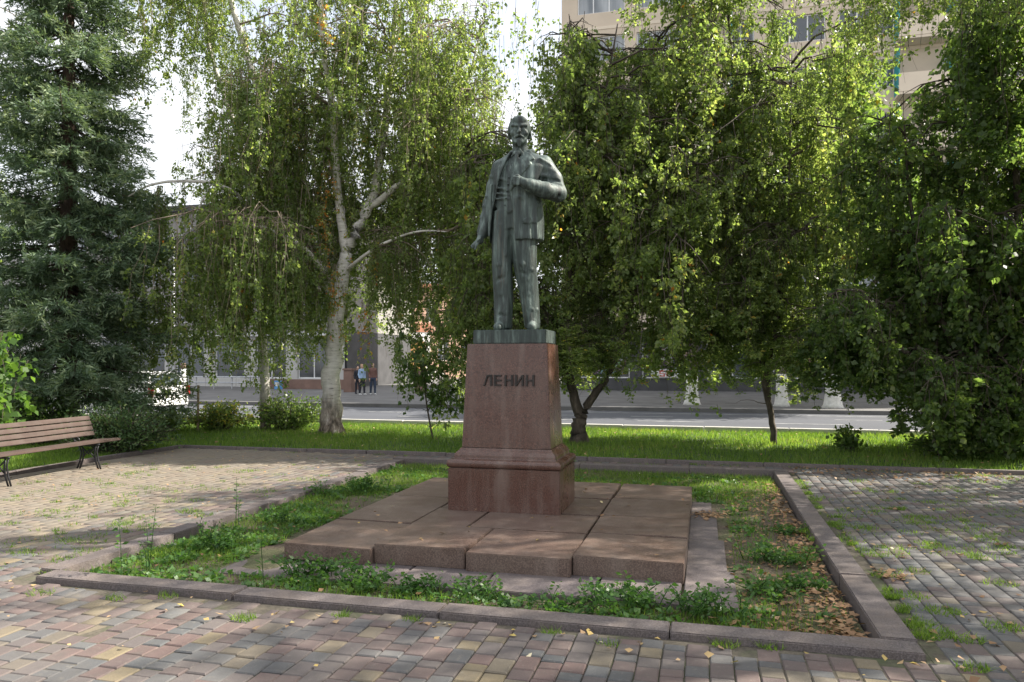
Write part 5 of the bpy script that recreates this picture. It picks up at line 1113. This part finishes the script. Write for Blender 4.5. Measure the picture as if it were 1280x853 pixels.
def person(loc, rz, ht, cols, label, hair, stride, longhair):
    s = ht / 1.7; f = Field((-0.42, -0.45, -0.02), (0.42, 0.45, 1.75), 0.018)
    for sd in (-1, 1):
        fy = -stride * sd
        f.chain([(sd * 0.09, 0, 0.88), (sd * 0.095, fy * 0.5 - 0.03, 0.48), (sd * 0.095, fy, 0.09)], [0.095, 0.068, 0.052], 0.03)
        f.cone((sd * 0.095, fy + 0.03, 0.045), (sd * 0.10, fy - 0.15, 0.035), 0.045, 0.036, 0.02)
        f.chain([(sd * 0.165, 0, 1.38), (sd * 0.215, 0.03 + fy * -0.15, 1.12), (sd * 0.205, -0.06 + fy * -0.4, 0.88)], [0.058, 0.046, 0.036], 0.03)
        px = sd * 0.205; py = -0.06 + fy * -0.4
        f.cone((px, py, 0.87), (px, py - 0.02, 0.80), 0.034, 0.030, 0.015)
        for k in range(4): f.cone((px, py - 0.03 + k * 0.02, 0.80), (px - sd * 0.01, py - 0.035 + k * 0.02, 0.73 + 0.008 * abs(k - 1)), 0.011, 0.009, 0.006)
        f.cone((px, py - 0.035, 0.84), (px, py - 0.065, 0.79), 0.013, 0.010, 0.008)
    body = lofter([0.82, 0.95, 1.12, 1.32, 1.42, 1.47], [0, 0, 0, 0, 0, 0], [0.01, 0.01, 0, 0, 0.01, 0.01], [0.17, 0.175, 0.145, 0.185, 0.15, 0.06], [0.12, 0.125, 0.105, 0.115, 0.085, 0.055], 2.2)
    f.op(body, (-0.3, -0.2, 0.8), (0.3, 0.2, 1.5), 0.04); f.cone((0, 0.01, 1.42), (0, -0.005, 1.54), 0.05, 0.048, 0.02)
    f.ell((0, -0.01, 1.60), (0.075, 0.092, 0.112), 0.015); f.ell((0, -0.05, 1.55), (0.05, 0.05, 0.055), 0.02); f.cone((0, -0.10, 1.60), (0, -0.115, 1.575), 0.010, 0.014, 0.008)
    me = f.mesh('person'); me.transform(Matrix.Scale(s, 4))
    n = len(me.polygons); co = np.empty(n * 3, np.float32); me.polygons.foreach_get('center', co); co = co.reshape(-1, 3) / s
    idx = np.full(n, 0); idx[co[:, 2] < 0.93] = 1; idx[co[:, 2] < 0.085] = 2; idx[(co[:, 2] > 1.46)] = 3; idx[(np.abs(co[:, 0]) > 0.16) & (co[:, 2] < 0.89) & (co[:, 2] > 0.70)] = 3
    me.polygons.foreach_set('material_index', idx.astype(np.int32))
    o = link('person', me, None, cols); tag(o, label, 'person', 'people walking on the far pavement'); o.location = loc; o.rotation_euler = (0, 0, rz)
    f = Field((-0.2, -0.2, 1.1), (0.2, 0.25, 1.78), 0.016); f.ell((0, 0.018, 1.632), (0.088, 0.098, 0.098), 0.01)
    if longhair: f.chain([(0, 0.07, 1.60), (0, 0.095, 1.45), (0, 0.10, 1.27)], [0.085, 0.085, 0.05], 0.03)
    else: f.ell((0, 0.06, 1.58), (0.075, 0.06, 0.07), 0.02)
    f.op(lambda X, Y, Z: np.maximum(np.maximum(np.abs(X) - 0.066, Y + 0.045), Z - 1.668), (-0.1, -0.2, 1.4), (0.1, -0.03, 1.67), 0.01, 's')
    hm = f.mesh('hair'); hm.transform(Matrix.Scale(s, 4)); link('hair', hm, o, [hair]); return o
M['skin'] = simple('skin', (0.50, 0.32, 0.24), 0.6, 0.05, 5, bump=0); M['jeans'] = simple('jeans', (0.035, 0.05, 0.085), 0.9, 0.2, 20); M['brown_top'] = simple('brown_top', (0.16, 0.085, 0.07), 0.9, 0.15, 12); M['blue_top'] = simple('blue_top', (0.30, 0.42, 0.60), 0.9, 0.1, 12); M['dark_cloth'] = simple('dark_cloth', (0.025, 0.025, 0.035), 0.9, 0.2, 12); M['white_shoe'] = simple('white_shoe', (0.6, 0.6, 0.6), 0.7, 0.1, 9); M['dark_hair'] = simple('dark_hair', (0.03, 0.02, 0.015), 0.7, 0.3, 30); M['fair_hair'] = simple('fair_hair', (0.33, 0.22, 0.12), 0.7, 0.2, 30)
yq = 36.6
person((at_y(466, yq), yq, 0.03), math.radians(40), 1.66, ['brown_top', 'jeans', 'white_shoe', 'skin'], 'person with long dark hair in a brown top and dark jeans', 'dark_hair', 0.10, True)
person((at_y(452.5, 36.2), 36.2, 0.03), math.radians(60), 1.60, ['blue_top', 'dark_cloth', 'white_shoe', 'skin'], 'person with fair hair in a light blue top and dark trousers', 'fair_hair', 0.09, False)
person((at_y(447.0, 37.4), 37.4, 0.03), math.radians(50), 1.50, ['dark_cloth', 'dark_cloth', 'dark_cloth', 'skin'], 'person all in dark clothes half hidden beside the one in blue', 'dark_hair', 0.06, False)

# bench: long axis along local y, seat facing +x
bn = empty('park_bench', (-9.60, 9.02, 0.0), 'brown slatted park bench with scrolled iron legs on the sunlit paving', 'bench', None, math.radians(4))
BL = 1.42
for i in range(4):
    z = 0.535 + i * 0.083; x = -0.165 - i * 0.028
    o = MB().box(-0.016, 0.016, -BL, BL, -0.036, 0.036).build('back_slat', 'bench_wood', bn, bevel=0.005); o.location = (x, 0, z); o.rotation_euler = (0, -0.32, 0)
for i in range(3):
    o = MB().box(-0.062, 0.062, -BL - 0.03 + 0.02 * i, BL + 0.06, -0.02, 0.02).build('seat_slat', 'bench_wood', bn, bevel=0.006); o.location = (-0.05 + i * 0.137, 0.02, 0.415 + 0.010 * i)
def spiral(c, r0, r1, a0, turns, y, n=14): return [(c[0] + (r0 + (r1 - r0) * i / n) * math.cos(a0 + turns * 6.283 * i / n), y, c[1] + (r0 + (r1 - r0) * i / n) * math.sin(a0 + turns * 6.283 * i / n)) for i in range(n + 1)]
for y in (-0.72, 1.00):
    lg = empty('dummy', (0, 0, 0), None, None) if False else None
    mb = MB(); rr = 0.013
    mb.tube([(0.27, y, 0.395), (0.24, y, 0.28), (0.27, y, 0.12), (0.31, y, 0.0)], rr, 6).tube([(0.22, y, 0.39), (0.20, y, 0.26), (0.22, y, 0.12), (0.265, y, 0.0)], rr, 6)
    mb.tube([(-0.09, y, 0.39), (-0.04, y, 0.26), (-0.07, y, 0.12), (-0.12, y, 0.0)], rr, 6).tube([(-0.04, y, 0.39), (0.0, y, 0.26), (-0.02, y, 0.12), (-0.07, y, 0.0)], rr, 6)
    mb.tube([(-0.02, y, 0.18), (0.09, y, 0.30), (0.20, y, 0.18)], rr * 0.9, 6).tube([(-0.02, y, 0.34), (0.09, y, 0.24), (0.2, y, 0.34)], rr * 0.9, 6)
    mb.build('leg', 'iron', bn, True)
    MB().tube([(0.29, y, 0.395), (0.1, y, 0.385), (-0.11, y, 0.38), (-0.16, y, 0.42), (-0.20, y, 0.56), (-0.265, y, 0.80)], 0.014, 6).tube(spiral((-0.115, 0.455), 0.05, 0.012, 3.1, -1.3, y), 0.010, 5).build('bracket', 'iron', bn, True)

# ================================================================== GRASS, WEEDS, FALLEN LEAVES
def blades(name, P, hgt, mat, label, lean=0.35, wd=0.008, hue=None, parent=None):
    n = len(P); a = rng.random(n) * 6.283; h_ = hgt * (0.5 + 0.8 * rng.random(n)); l_ = lean * h_ * rng.random(n); b = rng.random(n) * 6.283
    side = np.stack([np.cos(a), np.sin(a), 0 * a], 1) * wd * (0.7 + 0.6 * rng.random((n, 1))); tip = P + np.stack([np.cos(b) * l_, np.sin(b) * l_, h_], 1)
    V = np.stack([P - side, P + side, tip], 1).reshape(-1, 3); v = np.clip(rng.beta(2, 2.4, n) * 0.95 + (hue if hue is not None else 0), 0, 1)
    o = link(name, np_mesh(name, V, np.arange(3 * n).reshape(n, 3), v), parent, [mat]); tag(o, label, 'grass', kind='stuff'); return o
n = 150000; x = rng.uniform(-22, 9.5, n); y = LAWN_Y + 0.12 + (Y_RK - 0.25 - LAWN_Y - 0.12) * rng.random(n)
px, py, d = 640 + (x * CA + y * SA) / (y * CA - x * SA) * F, 0, 0
k = (px > -60) & (px < 1340); x, y = x[k], y[k]
dens = 0.5 + 0.5 * np.sin(x * 1.7 + 1.1 * np.sin(y * 2.1)) * np.sin(y * 1.9 + x * 0.6); k = rng.random(len(x)) < 0.45 + 0.55 * dens; x, y = x[k], y[k]
blades('lawn_grass', np.stack([x, y, np.zeros(len(x)) - 0.005], 1), 0.095, 'grass', 'bright green grass covering the lawn strip', 0.6, 0.008, (0.16 * np.sin(x * 1.1 + np.sin(y)) * np.sin(y * 1.6 + 0.7 * np.sin(x * 2.3)) + 0.10 * rng.normal(size=len(x)) * (rng.random(len(x)) < 0.3)))
n = 26000; x = rng.uniform(-14, LAWN_X - 0.1, n); y = rng.uniform(6.5, LAWN_Y + 0.1, n)
blades('side_grass', np.stack([x, y, np.zeros(n) - 0.005], 1), 0.085, 'grass', 'short grass behind the bench', 0.5, 0.007)
# bed grass and ground cover
def in_plat(x, y, m=0.0): return ((x > -3.66 - m) & (x < -0.1 + m) & (y > 5.9 - m) & (y < 9.86 + m)) | ((x > -4.0) & (x < 0.25) & (y > 5.43) & (y < 9.65))
n = 110000; x = rng.uniform(-4.98, 0.98, n); y = rng.uniform(5.0, 12.13, n)
left = x < -3.5; dens = np.where(left, 1.0, np.where(y < 5.9, 0.85, 0.30)) * np.clip(0.55 + 0.7 * np.sin(x * 2.3 + 2 * np.sin(y * 1.3)) * np.sin(y * 2.7 + 0.5), 0.1, 1)
dens = np.where(y > 10, 0.75, dens); dens = np.where((x > 0.35) & (y < 10.5), dens * np.clip((0.95 - x) * 1.5, 0.04, 1), dens)
k = (rng.random(n) < dens) & ~in_plat(x, y)
blades('bed_grass', np.stack([x[k], y[k], np.full(k.sum(), Z_SOIL - 0.01)], 1), 0.07, 'grass', 'thin grass growing in the bed round the platform', 0.7, 0.004, -0.1)
cov = Leaves()
def rosette(x, y, z, R, nl, size, hue=0.0, up=0.5):
    a = rng.random(nl) * 6.283; rr = R * np.sqrt(rng.random(nl)); P = np.stack([x + rr * np.cos(a), y + rr * np.sin(a), z + 0.012 + 0.75 * (R - rr) * rng.random(nl) * up], 1)
    D = np.stack([np.cos(a + rng.normal(size=nl) * 0.8), np.sin(a + rng.normal(size=nl) * 0.8), rng.normal(size=nl) * 0.35 + 0.25], 1)
    cov.add(P, D, size * (0.55 + 0.8 * rng.random(nl)), np.clip(rng.random(nl) * 0.75 + hue, 0, 1))
for _ in range(5200):
    x, y = random.uniform(-4.95, 0.9), random.uniform(5.02, 11.9)
    if bool(in_plat(np.array(x), np.array(y), 0.02)): continue
    dl = 1.0 if x < -3.6 else (0.9 if y < 5.5 else 0.32)
    if x > 0.45: dl *= 0.25
    dl *= min(1, max(0.1, 0.6 + 0.8 * math.sin(x * 2.1 + 1.5 * math.sin(y * 1.7)) * math.sin(y * 2.2 + 1)))
    if random.random() > dl: continue
    rosette(x, y, Z_SOIL, random.uniform(0.05, 0.13), random.randint(9, 20), random.uniform(0.025, 0.06), random.uniform(-0.1, 0.25))
o = cov.build('ground_cover', 'weed', None, 0.75, 0.1, flat=1.2); tag(o, 'low green weeds carpeting the soil of the bed', 'weeds', kind='stuff')
# single larger weeds
def weed(x, y, z, label, R, Ht, stems, size, hue=0.0, tall=False, name='weed_plant'):
    B = Tree(); base = Vector((x, y, z))
    for i in range(stems if tall else stems * 2):
        a = random.uniform(0, 6.283); base = Vector((x, y, z)) + (Vector((0, 0, 0)) if tall else Vector((random.gauss(0, R * 0.5), random.gauss(0, R * 0.35), 0))); tip = base + Vector((R * math.cos(a) * random.uniform(0.2, 0.8), R * math.sin(a) * random.uniform(0.2, 0.8), Ht * random.uniform(0.3, 1.0))); m = base.lerp(tip, 0.5) + Vector((0, 0, Ht * 0.08))
        B.tr.tube([base + Vector((random.gauss(0, 0.015), random.gauss(0, 0.015), -0.02)), m, tip], [0.0045, 0.0035, 0.002], 4, False)
        mm = int(7 + Ht * (28 if tall else 34)); t_ = 0.2 + 0.8 * rng.random(mm); b0, b1 = np.array(base), np.array(tip)
        P = b0 * (1 - t_)[:, None] + b1 * t_[:, None] + np.array([0, 0, Ht * 0.16]) * (t_ * (1 - t_) * 2)[:, None]; an = rng.random(mm) * 6.283
        D = np.stack([np.cos(an), np.sin(an), 0.25 + rng.normal(size=mm) * 0.3], 1)
        B.lv.add(P + D * 0.008 + rng.normal(size=(mm, 3)) * (0.0 if tall else 0.02), D, size * (1.0 if tall else 0.62) * (0.5 + 0.7 * rng.random(mm)) * (1.1 - 0.5 * t_ * (1 if tall else 0.3)), np.clip(rng.random(mm) * 0.7 + hue, 0, 1))
    base = Vector((x, y, z)); return B.done(name, base, label, 'weed', 'weed', 'weed', 'weed', None, 0.42 if tall else 0.55, 'stem', 'leaves')
ws = [((130, 738), 'tall single weed stalk by the outer corner of the bed', 0.05, 0.62, 1, 0.075, True), ((187, 716), 'thin tall weeds against the kerb by the sunlit paving', 0.10, 0.62, 3, 0.05, True), ((313, 752), 'lone dark weed stalk by the front kerb', 0.03, 0.55, 1, 0.06, True), ((297, 660), 'feathery tall weed by the kerb behind the clump', 0.1, 0.55, 2, 0.05, True),
      ((270, 690), 'leafy weed clump halfway along the sunlit kerb', 0.22, 0.34, 14, 0.075, False), ((350, 655), 'spreading weed clump by the platform corner', 0.2, 0.26, 12, 0.07, False), ((455, 617), 'broad weed clump at the far end of the sunlit kerb', 0.26, 0.32, 15, 0.085, False), ((400, 722), 'broad-leaved weed clump before the lowest platform slab', 0.26, 0.24, 16, 0.085, False), ((455, 735), 'bushy weed clump at the joint of the lower slabs', 0.24, 0.22, 14, 0.085, False),
      ((590, 748), 'low weed clump in the middle of the front kerb', 0.22, 0.16, 12, 0.07, False), ((790, 760), 'dense leafy weed clump before the platform front', 0.24, 0.25, 18, 0.085, False), ((880, 770), 'upright grassy weed at the corner of the lower slabs', 0.22, 0.27, 16, 0.07, False), ((975, 705), 'spreading leafy weed among the fallen leaves', 0.28, 0.22, 20, 0.08, False), ((960, 745), 'broad weed nearest the heap of dry leaves', 0.24, 0.18, 16, 0.08, False), ((1015, 738), 'small weed beside the heap of dry leaves', 0.16, 0.16, 10, 0.07, False), ((700, 758), 'scattered weed patch close to the front kerb', 0.26, 0.14, 12, 0.07, False), ((520, 742), 'weed patch beside the slab edge and front kerb', 0.2, 0.18, 12, 0.075, False), ((985, 668), 'small weed halfway along the shaded kerb', 0.2, 0.14, 12, 0.06, False), ((400, 620), 'pale weed clump beside the sunlit kerb and slabs', 0.2, 0.22, 10, 0.07, False)]
for (p, lab, R, Ht, st_, sz, tall) in ws:
    Ht *= 0.8 if not tall else 1.0; x, y = G(p[0], p[1], Z_SOIL); x = min(max(x, -4.95), 0.95); y = max(y, 5.03); weed(x, y, Z_SOIL, lab, R, Ht, st_, sz, random.uniform(-0.1, 0.15), tall)
# tufts in the joints of the paving
P = []; cov = Leaves()
def tuft(px, py, R, nb):
    x, y = G(px, py, 0.0); a = rng.random(nb) * 6.283; r_ = R * np.sqrt(rng.random(nb)); P.append(np.stack([x + r_ * np.cos(a) * 1.3, y + r_ * np.sin(a), np.full(nb, -0.006)], 1))
for (px, py, R, nb) in [(905, 805, 0.07, 90), (963, 808, 0.06, 80), (760, 806, 0.05, 60), (690, 792, 0.05, 60), (515, 776, 0.05, 60), (425, 770, 0.05, 60), (305, 773, 0.07, 90), (210, 745, 0.07, 50), (145, 748, 0.06, 60), (50, 742, 0.08, 60), (1155, 790, 0.14, 240), (1180, 765, 0.10, 160), (1130, 745, 0.12, 190), (1110, 720, 0.10, 160), (1095, 695, 0.10, 140), (1210, 800, 0.08, 110), (1255, 785, 0.10, 140), (1215, 835, 0.07, 90), (1160, 680, 0.10, 130), (1182, 686, 0.08, 100), (1078, 660, 0.12, 150), (1145, 648, 0.12, 140), (1250, 730, 0.1, 110), (1215, 695, 0.08, 80), (1140, 715, 0.1, 90), (85, 700, 0.14, 160), (110, 690, 0.1, 90), (200, 690, 0.15, 170), (70, 715, 0.1, 100), (25, 690, 0.1, 70), (150, 655, 0.12, 80), (240, 640, 0.12, 70), (60, 640, 0.12, 60), (330, 615, 0.14, 90), (380, 600, 0.16, 90), (300, 590, 0.18, 100), (180, 610, 0.16, 90), (120, 600, 0.15, 70)]: tuft(px, py, R, nb)
for i in range(130):      # shaded side
    px, py = random.uniform(1000, 1290), random.uniform(596, 700); tuft(px, py, random.uniform(0.03, 0.14), random.randint(12, 60))
for i in range(240):
    px, py = random.uniform(0, 470), random.uniform(572, 715); x, y = G(px, py)
    if LAWN_X < x < -5.4: tuft(px, py, random.uniform(0.03, 0.16), random.randint(10, 50))
for i in range(40):
    x = 1.30 + random.random() * 0.12; y = random.uniform(5.0, 12); px, py, d = project(x, y, 0); tuft(px, py, random.uniform(0.03, 0.09), random.randint(20, 60))
for i in range(24):
    x = random.uniform(-9.5, 6); y = LAWN_Y - random.random() * 0.35; px, py, d = project(x, y, 0); tuft(px, py, random.uniform(0.05, 0.2), random.randint(20, 60))
blades('joint_grass', np.concatenate(P), 0.04, 'grass', 'grass tufts sprouting between the paving bricks', 1.4, 0.004, -0.05)
# fallen leaves
lt = Leaves()
def litter(x, y, z, size=0.05, hue=None):
    n = len(x); a = rng.random(n) * 6.283; lt.add(np.stack([x, y, z + 0.006 + 0.012 * rng.random(n)], 1), np.stack([np.cos(a), np.sin(a), rng.normal(size=n) * 0.22], 1), size * (0.6 + 0.7 * rng.random(n)), rng.random(n) if hue is None else np.clip(hue + rng.normal(size=n) * 0.1, 0, 1))
n = 900; y = 5.0 + rng.random(n) ** 2.0 * 6.5; x = 0.99 - np.abs(rng.normal(size=n)) * np.where(y < 6.5, 0.30, 0.16); k = x > -0.6; litter(x[k], y[k], np.full(k.sum(), Z_SOIL + 0.004) + 0.02 * rng.random(k.sum()), 0.055, 0.42)
n = 420; x = rng.uniform(0.2, 0.98, n); y = rng.uniform(5.0, 10.5, n); litter(x, y, np.full(n, Z_SOIL + 0.006), 0.05, 0.4)
n = 260; x = rng.uniform(-4.9, 0.2, n); y = rng.uniform(5.0, 12, n); k = ~in_plat(x, y); litter(x[k], y[k], np.full(k.sum(), Z_SOIL + 0.02), 0.045)
n = 110; litter(rng.normal(0.02, 0.10, n), rng.normal(8.75, 0.10, n), np.full(n, -0.015), 0.05, 0.5)
n = 46; x = rng.uniform(-3.5, -0.2, n); y = rng.uniform(6.0, 9.7, n); k = ~((np.abs(x - PX) < 0.66) & (np.abs(y - PY) < 0.5)); litter(x[k], y[k], np.full(k.sum(), PT + 0.008), 0.045)
n = 60; x = rng.uniform(-5.2, 1.6, n); y = 4.72 - np.abs(rng.normal(size=n)) * 0.22; litter(x, y, np.full(n, 0.004), 0.05, 0.8)
n = 110; x = rng.uniform(-5.5, 2.0, n); y = rng.uniform(3.0, 4.7, n); k = rng.random(n) < 0.22; litter(x[k], y[k], np.full(k.sum(), 0.004), 0.045, 0.85)
n = 330; x = 1.3 + np.abs(rng.normal(size=n)) * 1.6; y = rng.uniform(4.2, 12.9, n); litter(x, y, np.full(n, 0.004), 0.05)
n = 60; litter(rng.normal(1.45, 0.06, n), rng.normal(6.55, 0.10, n), np.full(n, 0.006), 0.05, 0.5)
n = 420; x = rng.uniform(1.4, 6.5, n); y = LAWN_Y - 0.05 - np.abs(rng.normal(size=n)) * 0.5; litter(x, y, np.full(n, 0.004), 0.055, 0.4)
n = 500; x = rng.uniform(-12, 6, n); y = LAWN_Y + 0.2 + rng.random(n) * 5.8; litter(x, y, np.full(n, 0.05), 0.06)
n = 260; x = rng.uniform(-10, -5.3, n); y = rng.uniform(4.8, 13, n); litter(x, y, np.full(n, 0.004), 0.04, 0.6)
o = lt.build('fallen_leaves', 'dry_leaf', None, 0.72, 0.10, flat=2.5); tag(o, 'dry brown and yellow leaves scattered over bed and paving', 'leaves', kind='stuff')
